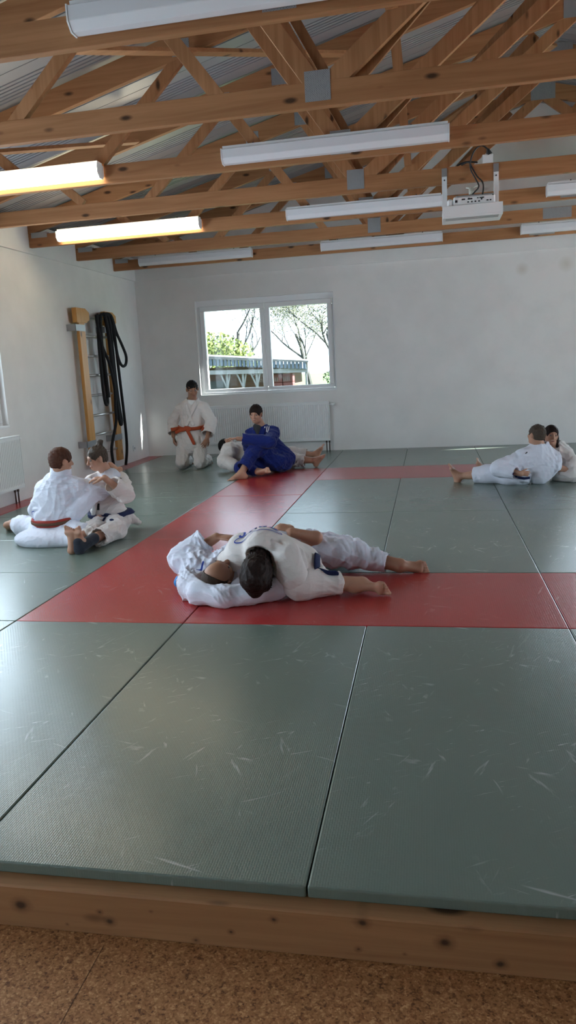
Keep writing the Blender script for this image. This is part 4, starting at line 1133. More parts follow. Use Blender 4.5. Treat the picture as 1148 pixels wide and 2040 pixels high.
# ---------------------------------------------------------- 1 kneeling man with orange belt
nk = V(-.93, 8.45, .94)
hR, hL = V(-1.06, 8.50, .50), V(-.86, 8.50, .50)
elR, wrR = V(-1.235, 8.47, .66), V(-1.215, 8.38, .46); elL, wrL = V(-.655, 8.42, .64), V(-.69, 8.28, .43)
build_person(dict(base=(-.96, 8.4, 0), label='man kneeling upright in a cream judo suit with an orange belt, looking down', s=1.03, seed=11,
    head=V(-.885, 8.38, 1.10), hf=(.42, -.85, -.38), hu=(.08, -.30, .95), neck=V(-.925, 8.46, .93), hair=M_HBLACK, brows=M_HBLACK, skinmat=M_SKIN2, hthick=.007, fringe=.055, nape=-.04,
    pts=[(-1.3, 8.2, 0), (-.6, 8.95, 1.25)], cloth=M_GI2, jamp=.007,
    skin=K(cone((-.94, 8.48, .78), (-.95, 8.5, .62), .13, .12, ((0, 1, 0), .7))) + limb((-1.13, 8.5, .84), elR, wrR, .05, .042, .028) + limb((-.75, 8.46, .84), elL, wrL, .05, .042, .028) +
        limb(hR, (-1.10, 8.30, .09), (-1.14, 8.72, .06), .085, .06, .04) + limb(hL, (-.82, 8.28, .09), (-.84, 8.70, .06), .085, .06, .04),
    hands=[(wrR, (.12, -.2, -1), (1, .2, 0), .35, -1, {}), (wrL, (-.35, -.30, -.85), (-.5, .75, .1), .35, 1, {})],
    feet=[((-1.14, 8.72, .07), (0, .6, -.75), (0, .7, .5), .95, 1), ((-.84, 8.72, .07), (0, .6, -.75), (0, .7, .5), .95, -1)],
    trousers=K(cone(hR, (-1.095, 8.32, .10), .125, .098), cone(hL, (-.825, 8.30, .10), .125, .098), cone((-1.095, 8.33, .08), (-1.13, 8.68, .075), .085, .08), cone((-.825, 8.31, .08), (-.835, 8.68, .075), .085, .085), cone(hR, hL, .13, .13)),
    jacket=K(cone((-.94, 8.47, .83), (-.95, 8.49, .60), .165, .170, ((0, 1, 0), .72)), cone((-1.10, 8.49, .835), (-.78, 8.46, .835), .085, .085, ((0, 1, 0), .9)), cone((-.95, 8.47, .60), (-.96, 8.42, .36), .17, .185, ((0, 1, 0), .80)), cone((-1.06, 8.44, .42), (-.86, 8.42, .36), .11, .13),
        cone((-.94, 8.46, .86), (-.93, 8.46, .95), .10, .072)) + K(*chain([(-1.12, 8.5, .83), elR, wrR + V(0, .01, .035)], [.082, .078, .082]), *chain([(-.76, 8.46, .83), elL, wrL + V(0.01, .01, .045)], [.082, .080, .092]), k=.02),
    sleeves=[([elR, wrR + V(0, .01, .035)], [.078, .082]), ([elL, wrL + V(.01, .01, .045)], [.08, .092])],
    jsub=[(cone((-.905, 8.36, 1.00), (-.93, 8.30, .82), .062, .020), .006), (cone((-.925, 8.455, .93), (-.91, 8.42, 1.05), .064, .075), .006)],
    lapels=[([(-1.0, 8.50, .96), (-.985, 8.38, .88), (-.95, 8.33, .76), (-.90, 8.33, .62)], .028), ([(-.86, 8.50, .96), (-.86, 8.36, .88), (-.915, 8.32, .76), (-.99, 8.33, .62)], .028)],
    belts=[((-.955, 8.46, .575), (0, -.12, 1), .022, .28, M_BORANGE)],
    straps=[([(-1.0, 8.305, .565), (-.95, 8.295, .56)], .036, M_BORANGE, (0, 1, 0), 'belt_knot'), ([(-.985, 8.30, .555), (-.93, 8.275, .46), (-.885, 8.265, .36)], .024, M_BORANGE, (0, 1, .1), 'belt_end'), ([(-1.0, 8.30, .56), (-1.08, 8.29, .545), (-1.14, 8.31, .52)], .024, M_BORANGE, (0, 1, 0), 'belt_end')],
    extra=[(K(cone((-.93, 8.43, .885), (-.94, 8.41, .76), .090, .06, ((0, 1, 0), .75))), M_TEE, 'undershirt', .006)]))

# ---------------------------------------------------------- 3 man lying under the blue suited one
build_person(dict(base=(.15, 8.3, 0), label='person lying mostly hidden behind the blue suited man, bare feet to the right', seed=23, face=False,
    head=V(-.40, 8.22, .32), hf=(.3, -.2, .9), hu=(-.95, .1, .3), neck=V(-.28, 8.22, .24), hair=M_HBLACK, skinmat=M_SKIN, hthick=.008,
    pts=[(-.55, 7.75, 0), (1.0, 8.55, .42)], cloth=M_GI2,
    skin=limb((.45, 8.28, .14), (.62, 8.27, .17), (.80, 8.29, .14), .07, .058, .036) + limb((.45, 8.12, .11), (.62, 8.12, .11), (.82, 8.11, .09), .07, .058, .036) + K(cone((-.25, 8.22, .2), (.3, 8.25, .14), .12, .12)),
    feet=[((.80, 8.29, .145), (.45, -.05, .85), (.9, 0, -.4), .95, 1), ((.83, 8.10, .09), (.6, -.25, .65), (.8, 0, -.6), .95, -1)],
    trousers=K(cone((.28, 8.26, .16), (.50, 8.28, .17), .13, .10), cone((.50, 8.28, .17), (.70, 8.28, .15), .10, .088), cone((.28, 8.18, .13), (.50, 8.12, .11), .12, .10), cone((.50, 8.12, .11), (.70, 8.11, .09), .10, .086)),
    cuffs=[([(.5, 8.28, .17), (.70, 8.28, .15)], [.1, .088]), ([(.5, 8.12, .11), (.70, 8.11, .09)], [.1, .086])],
    jacket=K(cone((-.22, 8.20, .20), (.30, 8.25, .15), .17, .16), cone((-.33, 8.05, .27), (-.36, 7.92, .14), .105, .10), cone((-.36, 7.92, .14), (-.22, 7.85, .09), .10, .085), cone((-.28, 8.15, .24), (-.30, 8.0, .28), .13, .11)),
    belts=[]))

# ---------------------------------------------------------- 2 man in the blue suit
elL2, cf = V(.36, 7.50, .42), V(.02, 7.42, .475)
BD = dict(base=(.3, 7.7, 0), label='man in a blue judo suit sitting on the mat, looking at the camera', s=1.0, seed=31,
    head=V(.165, 7.66, .765), hf=(-.10, -.97, -.22), hu=(.02, -.2, .97), neck=V(.195, 7.78, .60), hair=M_HDARK, brows=M_HDARK, hthick=.011, fringe=.056, nape=-.05,
    pts=[(-.28, 7.05, 0), (.62, 8.05, .85)], cloth=M_GIB, jamp=.009, tamp=.010,
    skin=limb((.38, 7.76, .52), elL2, (-.03, 7.41, .485), .05, .042, .028) + limb((.42, 7.82, .16), (.19, 7.47, .36), (.05, 7.22, .09), .08, .06, .042) + limb((.42, 7.75, .12), (-.02, 7.42, .10), (.24, 7.36, .07), .08, .055, .040) + K(cone((.22, 7.81, .42), (.34, 7.85, .2), .11, .12)),
    hands=[((-.04, 7.41, .487), (-1, -.05, .02), (0, -.15, -1), .45, 1, {})],
    feet=[((.045, 7.20, .075), (-.85, -.35, -.12), (.05, 0, -1), 1.0, 1), ((.26, 7.36, .06), (.8, -.25, .15), (.1, -.9, .3), .85, 1)],
    trousers=K(cone((.40, 7.82, .17), (.18, 7.47, .345), .135, .10), cone((.18, 7.47, .345), (.055, 7.24, .13), .098, .085), cone((.42, 7.76, .14), (-.02, 7.44, .11), .13, .085), cone((-.02, 7.44, .11), (.16, 7.38, .075), .085, .07), cone((.36, 7.85, .15), (.46, 7.78, .13), .15, .14), cone((.30, 7.6, .2), (.42, 7.62, .14), .12, .12)),
    cuffs=[([(.18, 7.47, .345), (.055, 7.24, .13)], [.098, .085])],
    jacket=K(cone((.20, 7.80, .47), (.36, 7.86, .20), .16, .17, ((0, 1, 0), .8)), cone((.06, 7.82, .51), (.34, 7.76, .52), .085, .09), cone((.38, 7.84, .24), (.50, 7.86, .16), .15, .12), cone((.195, 7.78, .54), (.19, 7.77, .60), .09, .065)) +
        K(*chain([(.36, 7.76, .51), elL2, cf], [.090, .088, .080]), *chain([(.05, 7.84, .50), (-.03, 7.95, .36), (-.05, 8.0, .3)], [.085, .075, .07]), k=.02),
    sleeves=[([elL2, cf], [.088, .080])],
    jsub=[(cone((.17, 7.66, .66), (.17, 7.63, .47), .070, .028), .01), (ball((.19, 7.76, .655), .070), .01)],
    lapels=[([(.11, 7.80, .60), (.12, 7.70, .54), (.17, 7.66, .42), (.22, 7.67, .32)], .026), ([(.27, 7.78, .60), (.25, 7.68, .54), (.20, 7.65, .42), (.12, 7.68, .32)], .026)],
    extra=[([(cone((.16, 7.715, .60), (.17, 7.70, .47), .052, .04, ((0, 1, 0), .7)), .01)], M_BLACK, 'undershirt', .005)])
build_person(BD)
def sample(fj, q):
    g = (q - fj.lo) / fj.vox; i = np.floor(g).astype(int)
    if np.any(i < 0) or np.any(i >= fj.n - 1): return .06
    t = g - i; c = fj.f[i[0]:i[0] + 2, i[1]:i[1] + 2, i[2]:i[2] + 2].astype(float)
    c = c[0] * (1 - t[0]) + c[1] * t[0]; c = c[0] * (1 - t[1]) + c[1] * t[1]; return c[0] * (1 - t[2]) + c[1] * t[2]
def on_surface(fj, pts, dirv, grow=.004):
    """march points along dirv until they meet the field surface"""
    out = []; d = nrm(dirv)
    for p in pts:
        p = V(p); hit = None
        pv, pt = .06, 0
        for t in np.arange(0, .7, .003):
            val = sample(fj, p + d * t)
            if val < 0:
                hit = p + d * (pt + (t - pt) * pv / (pv - val + 1e-9)); break
            pv, pt = val, t
        out.append((hit if hit is not None else p + d * .2) - d * grow)
    return out

def surf_strip(name, P, w, d, fj, m, parent, grow=.004, n=10):
    """flat mark of width w along polyline P, laid on a garment; d = direction of projection; width axis = cross(path, d)"""
    Q = []
    P = [V(p) for p in P]
    for a, b in zip(P[:-1], P[1:]):
        for k in range(n): Q.append(a + (b - a) * k / n)
    Q.append(P[-1]); mb = MB(); rows = []
    for i, q in enumerate(Q):
        t = nrm(Q[min(i + 1, len(Q) - 1)] - Q[max(i - 1, 0)]); sd__ = nrm(np.cross(t, nrm(d)))
        rows.append(on_surface(fj, [q - sd__ * w / 2, q, q + sd__ * w / 2], d, grow))
    vs = [tuple(p) for r_ in rows for p in r_]; fs = []
    for i in range(len(rows) - 1):
        for k in (0, 1): fs.append((i * 3 + k, i * 3 + k + 1, i * 3 + k + 4, i * 3 + k + 3))
    mb.add(vs, fs); return mb, name, m, parent
def mark(name, strips, d, fj, m, parent, grow=.004):
    tot = MB()
    for P, w in strips:
        mb = surf_strip(name, P, w, d, fj, m, parent, grow)[0]; tot.add(mb.v, mb.f)
    return tot.build(name, m, parent)
PEOPLE = {}
def P_(key, d):
    r = build_person(d); PEOPLE[key] = (r, d['fu']); return r
# ---------------------------------------------------------- 4 boy on the left, back to the camera
eR, cR = V(-.43, 4.17, .40), V(-.355, 4.36, .50)
CR = [(ring((-.680, 4.0, .592), (.08, .0, 1), .078, .030, .008), 0)]
BC = [cone((-.715, 4.01, .44), (-.775, 3.98, .18), .160, .168, ((0, 1, 0), .84))]
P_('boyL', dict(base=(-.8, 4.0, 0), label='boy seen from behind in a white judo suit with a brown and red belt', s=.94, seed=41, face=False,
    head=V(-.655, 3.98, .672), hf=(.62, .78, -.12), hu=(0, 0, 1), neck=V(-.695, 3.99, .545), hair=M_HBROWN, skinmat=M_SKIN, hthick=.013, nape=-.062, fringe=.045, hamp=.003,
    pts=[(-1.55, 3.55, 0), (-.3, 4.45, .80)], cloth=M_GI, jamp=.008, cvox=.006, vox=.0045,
    skin=limb((-.57, 4.02, .45), eR, (-.33, 4.40, .535), .045, .038, .026) + limb((-.9, 4.05, .10), (-1.22, 4.20, .09), (-1.40, 4.36, .07), .07, .055, .036) + K(cone((-.72, 4.0, .40), (-.77, 4.0, .15), .10, .11)),
    hands=[(V(-.345, 4.40, .535), (-.55, -.35, .55), (-.3, .3, -.9), .8, 1, {})],
    feet=[((-1.41, 4.37, .065), (-.25, .5, -.25), (-.7, .2, -.4), .88, 1)],
    trousers=K(cone((-.86, 4.02, .105), (-1.17, 4.17, .08), .115, .085), cone((-1.17, 4.17, .09), (-1.28, 4.28, .08), .095, .085), cone((-.68, 4.0, .10), (-.50, 3.86, .07), .115, .085), cone((-.50, 3.86, .08), (-.40, 4.02, .07), .09, .075), cone((-.88, 4.0, .10), (-.68, 3.98, .10), .12, .12), ell((-.78, 3.88, .045), (.31, .18, .10)), cone((-.60, 3.82, .05), (-.40, 3.70, .045), .06, .05), k=.05),
    jacket=K(cone((-.715, 4.01, .44), (-.775, 3.98, .20), .158, .165, ((0, 1, 0), .82)), cone((-.85, 4.02, .44), (-.58, 4.03, .45), .078, .08), cone((-.775, 3.98, .20), (-.80, 3.96, .10), .160, .165, ((0, 1, 0), .85)), cone((-.86, 4.0, .36), (-.93, 3.99, .27), .09, .075), cone((-.70, 4.0, .47), (-.685, 3.995, .575), .098, .074)) +
        K(*chain([(-.57, 4.03, .44), eR, cR], [.088, .088, .078]), cone((-.48, 4.10, .37), (-.60, 4.0, .24), .085, .09), *chain([(-.86, 4.03, .43), (-.98, 4.14, .28), (-.90, 4.30, .24)], [.08, .075, .06]), k=.03),
    sleeves=[([eR, cR], [.088, .078])],
    jsub=[(cone((-.69, 4.0, .52), (-.67, 4.0, .68), .058, .064), .004)],
    lines=[([(-.54, 3.93, .45), (-.56, 3.84, .34), (-.62, 3.80, .22)], .012), ([(-.46, 4.0, .42), (-.50, 3.92, .33), (-.57, 3.84, .22)], .012), ([(-.92, 3.93, .28), (-.85, 3.84, .31), (-.76, 3.82, .36)], .012)],
    belts=[((-.775, 3.98, .185), (-.02, -.10, 1), .028, .26, M_BRED, BC), ((-.775, 3.98, .185), (-.02, -.10, 1), .0135, .262, M_BBROWN, BC)],
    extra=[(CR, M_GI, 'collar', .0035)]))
# collar band standing up at the back of the neck
# ---------------------------------------------------------- 5 girl on the left
eL, wL = V(-.225, 4.22, .345), V(-.325, 4.06, .515)
P_('girlL', dict(base=(-.42, 4.25, 0), label='girl with a hair bun and navy belt sitting facing the boy on the left', s=.90, seed=51,
    head=V(-.475, 4.28, .650), hf=(-.66, -.60, -.22), hu=(-.08, -.12, .98), neck=V(-.435, 4.35, .52), hair=M_HASH, brows=M_HASH, hthick=.008, fringe=.062, nape=-.05,
    hairx=lambda L: [cone(L(0, -.06, .11), L(.005, -.075, .145), .030, .026), cone(L(.02, -.07, .14), L(-.02, -.09, .15), .020, .016), cone(L(0, -.02, .115), L(0, .02, .112), .018, .008)],
    pts=[(-.62, 3.42, 0), (-.12, 4.52, .80)], margin=.10, cloth=M_GI2, jamp=.006, tamp=.008, cvox=.006, vox=.0040,
    skin=limb((-.30, 4.38, .45), eL, wL, .045, .036, .025) + K(cone((-.44, 4.36, .36), (-.44, 4.33, .12), .09, .10)) + limb((-.38, 4.28, .11), (-.23, 4.02, .10), (-.335, 3.585, .07), .07, .05, .032) + limb((-.47, 4.25, .11), (-.44, 3.95, .10), (-.415, 3.575, .07), .07, .05, .032),
    hands=[(wL, (-.92, -.10, -.05), (.1, .2, -1), .30, 1, {})],
    feet=[((-.412, 3.565, .055), (-.02, .05, 1), (.10, -1, .0), .86, -1, 'n'), ((-.338, 3.575, .055), (-.05, .05, 1), (-.25, -1, .0), .82, 1, 'n')],
    trousers=K(cone((-.38, 4.28, .09), (-.245, 4.03, .085), .10, .085), cone((-.245, 4.03, .085), (-.285, 3.74, .080), .085, .080), cone((-.48, 4.26, .09), (-.43, 4.0, .085), .095, .08), cone((-.43, 4.0, .10), (-.42, 3.82, .08), .088, .07), cone((-.50, 4.32, .09), (-.34, 4.34, .09), .10, .10)),
    cuffs=[([(-.245, 4.03, .085), (-.285, 3.74, .080)], [.085, .080])],
    jacket=K(cone((-.44, 4.36, .42), (-.445, 4.33, .18), .145, .150, ((0, 1, 0), .82)), cone((-.55, 4.30, .44), (-.33, 4.38, .44), .072, .075), cone((-.445, 4.33, .16), (-.44, 4.32, .09), .15, .15, ((0, 1, 0), .88)), cone((-.44, 4.36, .46), (-.435, 4.355, .53), .085, .062), cone((-.30, 4.40, .12), (-.22, 4.45, .05), .06, .03)) +
        K(*chain([(-.32, 4.38, .43), eL, V(-.285, 4.10, .455)], [.080, .082, .078]), cone((-.56, 4.28, .43), (-.66, 4.18, .38), .07, .06), k=.02),
    sleeves=[([eL, V(-.285, 4.10, .455)], [.082, .078])],
    jsub=[(cone((-.50, 4.27, .56), (-.49, 4.24, .42), .058, .02), .01)],
    lapels=[([(-.39, 4.34, .52), (-.42, 4.24, .42), (-.49, 4.20, .30), (-.53, 4.20, .18)], .022)],
    belts=[((-.445, 4.33, .160), (0, -.06, 1), .020, .22, M_BNAVY)],
    straps=[([(-.40, 4.185, .16), (-.36, 4.18, .155)], .03, M_BNAVY, (0, 1, 0), 'belt_knot'), ([(-.36, 4.175, .155), (-.315, 4.14, .135), (-.285, 4.07, .155), (-.27, 4.0, .165)], .020, M_BNAVY, (0, .7, .7), 'belt_end'), ([(-.40, 4.175, .15), (-.41, 4.12, .13), (-.42, 4.03, .13)], .018, M_BNAVY, (0, .5, .8), 'belt_end')],
    extra=[(K(*chain([(-.30, 3.70, .08), (-.325, 3.62, .065), (-.338, 3.575, .055), (-.345, 3.53, .035), (-.35, 3.528, .09)], [.046, .042, .042, .040, .036]), k=.02), M_SOCK, 'ankle_sock', .004)]))
r_, fj_ = PEOPLE['girlL']
mark('shoulder_patch', [([(-.315, 4.2, .478), (-.315, 4.2, .452)], .024), ([(-.282, 4.2, .478), (-.282, 4.2, .452)], .024)], (0, 1, 0), fj_, M_BLACK, r_)
mark('chest_patch', [([(-.475, 4.05, .27), (-.475, 4.05, .215)], .026)], (0, 1, 0), fj_, M_BLACK, r_)
r_, fj_ = PEOPLE['boyL']
mark('sleeve_print', [([(-.93, 3.7, .265), (-.90, 3.7, .272)], .006), ([(-.93, 3.7, .265), (-.93, 3.7, .235)], .004), ([(-.92, 3.7, .225), (-.89, 3.7, .205)], .005)], (0, 1, 0), fj_, M_INK, r_)
# ---------------------------------------------------------- 8 boy on the right
BP = [(3.170, 5.9, .150), (3.20, 5.9, .112), (3.24, 5.9, .085), (3.29, 5.9, .075), (3.35, 5.9, .078)]
eB, cB = V(3.04, 6.34, .175), V(3.21, 6.225, .14)
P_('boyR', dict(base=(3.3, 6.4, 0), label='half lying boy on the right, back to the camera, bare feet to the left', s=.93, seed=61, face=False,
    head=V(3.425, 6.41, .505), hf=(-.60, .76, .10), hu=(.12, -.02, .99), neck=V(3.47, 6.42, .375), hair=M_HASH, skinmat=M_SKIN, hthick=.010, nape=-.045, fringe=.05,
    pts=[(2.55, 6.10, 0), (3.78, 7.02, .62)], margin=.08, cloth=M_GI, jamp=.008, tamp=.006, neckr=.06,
    skin=limb((3.30, 6.38, .30), eB, V(3.25, 6.205, .135), .05, .040, .027) + K(cone((3.40, 6.43, .24), (3.2, 6.45, .12), .10, .10)) + limb((3.12, 6.44, .11), (2.92, 6.50, .10), (2.665, 6.60, .065), .08, .06, .034) + limb((3.2, 6.5, .11), (3.06, 6.72, .11), (2.93, 6.95, .06), .08, .06, .034),
    hands=[(V(3.245, 6.21, .135), (1, -.1, .02), (0, 1, -.1), .55, 1, {'hs': .8})],
    feet=[((2.655, 6.60, .055), (-.38, .05, .92), (-.92, -.05, -.38), .92, -1), ((2.925, 6.96, .05), (-.10, .1, 1), (-1, .1, -.1), .85, -1)],
    trousers=K(cone((3.16, 6.44, .11), (2.94, 6.50, .095), .125, .098), cone((2.94, 6.50, .095), (2.80, 6.55, .08), .098, .086), cone((3.2, 6.5, .11), (3.06, 6.70, .11), .12, .09), cone((3.28, 6.40, .10), (3.15, 6.40, .09), .125, .11), k=.04),
    cuffs=[([(2.94, 6.50, .095), (2.80, 6.55, .08)], [.098, .086])],
    jacket=K(cone((3.46, 6.43, .28), (3.25, 6.42, .14), .165, .155, ((-.1, 1, 0), .85)), cone((3.32, 6.39, .29), (3.60, 6.42, .26), .085, .085), cone((3.46, 6.42, .31), (3.47, 6.42, .375), .11, .085), cone((3.56, 6.42, .20), (3.45, 6.40, .10), .13, .12)) +
        K(*chain([(3.30, 6.38, .29), eB, cB], [.09, .088, .068]), k=.02),
    sleeves=[([eB, cB], [.088, .068])],
    jsub=[(cone((3.468, 6.42, .36), (3.45, 6.41, .50), .062, .075), .006)],
    lines=[([(3.38, 6.27, .34), (3.34, 6.25, .24), (3.30, 6.24, .18)], .012), ([(3.5, 6.27, .30), (3.44, 6.25, .2), (3.36, 6.26, .12)], .014)],
    belts=[]))
r_, fj_ = PEOPLE['boyR']
mark('belt', [(BP, .028)], (0, 1, 0), fj_, M_BNAVY, r_, .006)
mark('shoulder_mark', [([(3.325, 6.1, .345), (3.305, 6.1, .330)], .010)], (0, 1, 0), fj_, M_BLACK, r_)
# ---------------------------------------------------------- 9 girl on the right
P_('girlR', dict(base=(3.72, 6.65, 0), label='smiling girl with long dark hair behind the boy at the right edge', s=.90, seed=71,
    head=V(3.605, 6.62, .475), hf=(.16, -.97, -.06), hu=(.10, 0, .99), neck=V(3.665, 6.68, .345), hair=M_HDARK, brows=M_HDARK, hthick=.010, fringe=.062, nape=-.05,
    hairx=lambda L: [cone(L(-.065, -.03, .0), L(-.085, .01, -.12), .030, .024), cone(L(.055, -.04, .0), L(.05, -.06, -.08), .03, .03), cone(L(0, -.07, -.02), L(.02, -.07, -.14), .045, .04)],
    pts=[(3.5, 6.35, 0), (4.05, 6.82, .60)], margin=.10, cloth=M_GI2, jamp=.009,
    skin=K(cone((3.69, 6.69, .24), (3.72, 6.68, .1), .09, .10)) + limb((3.76, 6.64, .27), (3.82, 6.56, .17), (3.76, 6.44, .14), .045, .035, .026) + limb((3.74, 6.6, .1), (3.86, 6.45, .09), (3.98, 6.48, .07), .07, .05, .035),
    hands=[(V(3.75, 6.43, .14), (-.9, -.1, .1), (0, .9, -.3), .4, 1, {})],
    feet=[((4.00, 6.48, .06), (.8, -.2, .1), (.1, -.6, -.8), .85, 1)],
    trousers=K(cone((3.72, 6.62, .10), (3.83, 6.47, .085), .12, .085), cone((3.83, 6.47, .085), (3.90, 6.48, .07), .085, .07), cone((3.66, 6.52, .08), (3.78, 6.44, .075), .085, .08), k=.04),
    jacket=K(cone((3.68, 6.69, .28), (3.71, 6.66, .12), .145, .15, ((0, 1, 0), .85)), cone((3.60, 6.68, .29), (3.76, 6.66, .28), .075, .078), cone((3.67, 6.68, .31), (3.665, 6.68, .35), .085, .06)) + K(*chain([(3.75, 6.64, .27), (3.82, 6.56, .18), (3.78, 6.47, .145)], [.078, .078, .066]), k=.02),
    jsub=[(cone((3.63, 6.60, .40), (3.65, 6.58, .28), .05, .02), .01)],
    extra=[(K(cone((3.93, 6.48, .07), (4.0, 6.48, .06), .045, .043)), M_SOCK, 'ankle_sock', .005)]))
# ---------------------------------------------------------- 6 bald man lying in front
eR, cR = V(.775, 2.735, .165), V(.915, 2.80, .275)
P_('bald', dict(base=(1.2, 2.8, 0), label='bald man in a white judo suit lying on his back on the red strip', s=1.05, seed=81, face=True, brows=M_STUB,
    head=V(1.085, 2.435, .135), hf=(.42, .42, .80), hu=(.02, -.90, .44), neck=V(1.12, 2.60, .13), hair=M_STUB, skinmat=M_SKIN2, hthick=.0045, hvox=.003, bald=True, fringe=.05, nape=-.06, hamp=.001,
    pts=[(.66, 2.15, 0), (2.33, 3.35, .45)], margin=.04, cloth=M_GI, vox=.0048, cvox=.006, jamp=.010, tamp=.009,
    skin=limb((.90, 2.66, .13), eR, V(.985, 2.795, .292), .05, .042, .030) + K(cone((1.22, 2.78, .13), (1.42, 3.08, .13), .10, .11)) + limb((1.46, 3.10, .13), (1.84, 3.03, .115), (2.13, 2.975, .055), .085, .062, .040) + limb((1.40, 3.0, .15), (1.60, 2.98, .24), (1.46, 2.88, .30), .05, .042, .030),
    hands=[(V(.985, 2.795, .292), (.97, -.15, .0), (.1, .1, -1), .25, 1, {}), (V(1.47, 2.89, .31), (-.80, .25, .20), (.1, .2, -1), .45, -1, {})],
    feet=[((2.13, 2.975, .055), (.93, -.05, -.10), (.15, .95, -.20), 1.0, -1)],
    trousers=K(cone((1.44, 3.08, .14), (1.83, 3.03, .12), .135, .100), cone((1.83, 3.03, .12), (2.06, 2.985, .068), .100, .066), cone((1.42, 3.0, .12), (1.52, 3.2, .12), .13, .13), cone((1.5, 3.2, .12), (1.75, 3.3, .1), .12, .09), k=.03),
    cuffs=[([(1.83, 3.03, .12), (2.06, 2.985, .068)], [.1, .066])],
    jacket=K(cone((1.14, 2.68, .14), (1.40, 3.03, .14), .16, .155), *chain([(.86, 2.60, .09), (.90, 2.44, .08), (1.00, 2.33, .065), (1.15, 2.285, .06), (1.30, 2.33, .065), (1.44, 2.42, .07), (1.52, 2.52, .07)], [.085, .080, .072, .068, .066, .065, .06]), cone((.92, 2.64, .13), (1.30, 2.60, .10), .11, .10), cone((.95, 2.45, .05), (1.35, 2.45, .05), .10, .08), k=.035) +
        K(*chain([(.92, 2.66, .14), eR, cR], [.105, .10, .085]), k=.025),
    sleeves=[([eR, cR], [.10, .085])],
    jsub=[(ell((1.085, 2.44, .16), (.108, .125, .115)), .02), (cone((1.10, 2.50, .22), (1.08, 2.42, .30), .10, .10), .01)],
    lines=[([(.86, 2.72, .25), (.98, 2.62, .24), (1.06, 2.60, .22)], .012), ([(.84, 2.66, .24), (.92, 2.56, .2), (.93, 2.46, .17)], .012), ([(1.10, 2.75, .28), (1.16, 2.60, .27), (1.20, 2.52, .22)], .012), ([(1.02, 2.78, .27), (1.06, 2.66, .26), (1.10, 2.60, .24)], .010)]))
r_, fj_ = PEOPLE['bald']
mark('sleeve_emblem', [([(.93, 2.48, .36), (.955, 2.50, .36), (.965, 2.535, .36)], .012), ([(.955, 2.465, .36), (.985, 2.50, .36)], .006)], (0, .1, -1), fj_, M_INK, r_)
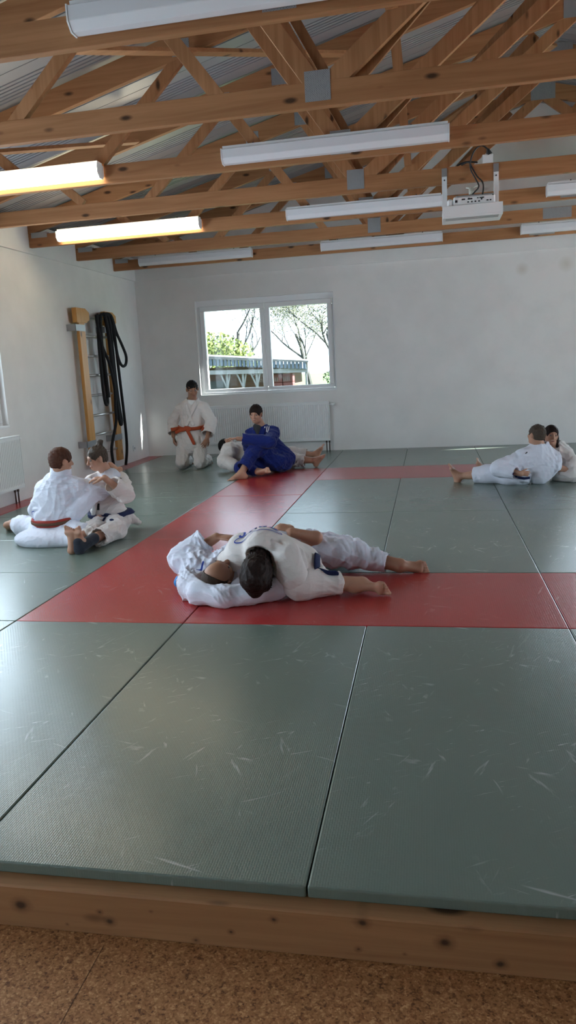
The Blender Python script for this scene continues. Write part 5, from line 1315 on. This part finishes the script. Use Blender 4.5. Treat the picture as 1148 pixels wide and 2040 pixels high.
# ---------------------------------------------------------- 7 dark haired partner across him
P_('dark', dict(base=(1.5, 2.5, 0), label='dark haired person in a white suit with printed back, leaning over the bald man', s=1.0, seed=91, face=False,
    head=V(1.345, 2.36, .175), hf=(-.12, .30, -.94), hu=(.05, -.93, -.25), neck=V(1.345, 2.50, .25), hair=M_HDARK, hthick=.026, fringe=-.02, nape=-.14, hamp=.008,
    hairx=lambda L: [cone(L(0, .05, .10), L(.0, .10, .02), .045, .035), cone(L(-.05, .03, .06), L(-.05, .09, -.0), .04, .03), cone(L(.05, .03, .06), L(.05, .09, -.0), .04, .03), cone(L(0, -.03, .02), L(0, -.02, .085), .092, .085), cone(L(0, -.04, .0), L(0, -.05, -.08), .085, .07)],
    pts=[(.70, 2.28, 0), (2.12, 2.85, .46)], margin=.05, cloth=M_GI2, vox=.0048, cvox=.006, jamp=.009, tamp=.007,
    skin=K(cone((1.42, 2.56, .20), (1.52, 2.57, .15), .08, .08)) + limb((1.18, 2.55, .20), (.98, 2.68, .09), (.785, 2.625, .060), .048, .040, .028) + limb((1.62, 2.55, .12), (1.60, 2.42, .10), (1.92, 2.565, .055), .060, .055, .042),
    hands=[(V(.785, 2.62, .058), (.15, -1, -.12), (1, .1, .1), .3, 1, {})],
    feet=[((1.925, 2.565, .052), (.95, -.10, .02), (.05, -.98, -.12), .92, 1)],
    trousers=K(cone((1.60, 2.54, .12), (1.58, 2.43, .095), .115, .098), cone((1.58, 2.43, .10), (1.81, 2.525, .072), .098, .072), cone((1.60, 2.60, .12), (1.56, 2.58, .12), .11, .11), k=.035),
    cuffs=[([(1.58, 2.43, .10), (1.81, 2.525, .072)], [.098, .072])],
    jacket=K(cone((1.36, 2.58, .245), (1.56, 2.60, .17), .150, .125), cone((1.20, 2.60, .27), (1.50, 2.50, .24), .095, .10), cone((1.50, 2.46, .22), (1.56, 2.40, .14), .11, .09), cone((1.35, 2.54, .30), (1.345, 2.48, .29), .11, .10), cone((1.57, 2.57, .14), (1.60, 2.52, .10), .120, .115)) +
        K(*chain([(1.20, 2.57, .23), (1.0, 2.68, .10), (.80, 2.69, .075)], [.09, .085, .060]), k=.03),
    jsub=[(ell((1.345, 2.385, .20), (.108, .115, .13)), .01)],
    lines=[([(1.44, 2.46, .34), (1.52, 2.42, .28), (1.50, 2.38, .18)], .014), ([(1.60, 2.50, .30), (1.62, 2.44, .2), (1.58, 2.40, .12)], .014)],
    belts=[((1.67, 2.50, .17), (.92, .25, -.25), .020, .075, M_BNAVY)],
    straps=[([(1.68, 2.47, .165), (1.74, 2.46, .150), (1.785, 2.47, .145)], .024, M_BNAVY, (0, 1, .5), 'belt_end')],
    extra=[(K(cone((.785, 2.618, .058), (.786, 2.585, .054), .037, .034)), M_BLUEBAND, 'wristband', .004)]))
r_, fj_ = PEOPLE['dark']
def letters(o, ux, uy, h, gap, w):
    o, ux, uy = V(o), V(ux), V(uy); S_ = []
    g = {'J': [[(.1, .25), (.2, .05), (.4, .0), (.55, .1), (.6, .3), (.6, 1)]], 'U': [[(.1, 1), (.1, .3), (.2, .06), (.42, 0), (.62, .06), (.7, .3), (.7, 1)]],
         'D': [[(.1, 0), (.1, 1), (.4, 1), (.65, .8), (.7, .5), (.65, .2), (.4, 0), (.1, 0)]], 'O': [[(.4, 0), (.15, .15), (.08, .5), (.15, .85), (.4, 1), (.65, .85), (.72, .5), (.65, .15), (.4, 0)]]}
    for i, ch in enumerate('JUDO'):
        for st in g[ch]: S_.append(([o + ux * (i * gap + x * h * .8) + uy * y * h for x, y in st], w))
    return S_
ux = nrm((1, .16, 0)); uy = nrm((-.16, 1, 0))
mark('back_print', letters((1.20, 2.475, .6), ux, uy, .075, .064, .014), (0, .25, -1), fj_, M_INK, r_)
ov = []
for k in range(25):
    a = math.pi * (0.60 + 1.75 * k / 24); ov.append(V(1.32, 2.475, .6) + ux * .145 * math.cos(a) + uy * .026 * math.sin(a))
mark('back_print', [(ov, .006)], (0, .25, -1), fj_, M_INK, r_)
# blue suit marks
r_, fj_ = BD['root'], BD['fj']
mark('shoulder_stripe', [([(.262 + k * .028, 7.3, .60), (.262 + k * .028, 7.3, .535)], .012) for k in range(3)], (0, 1, .0), fj_, M_STRIPE, r_)
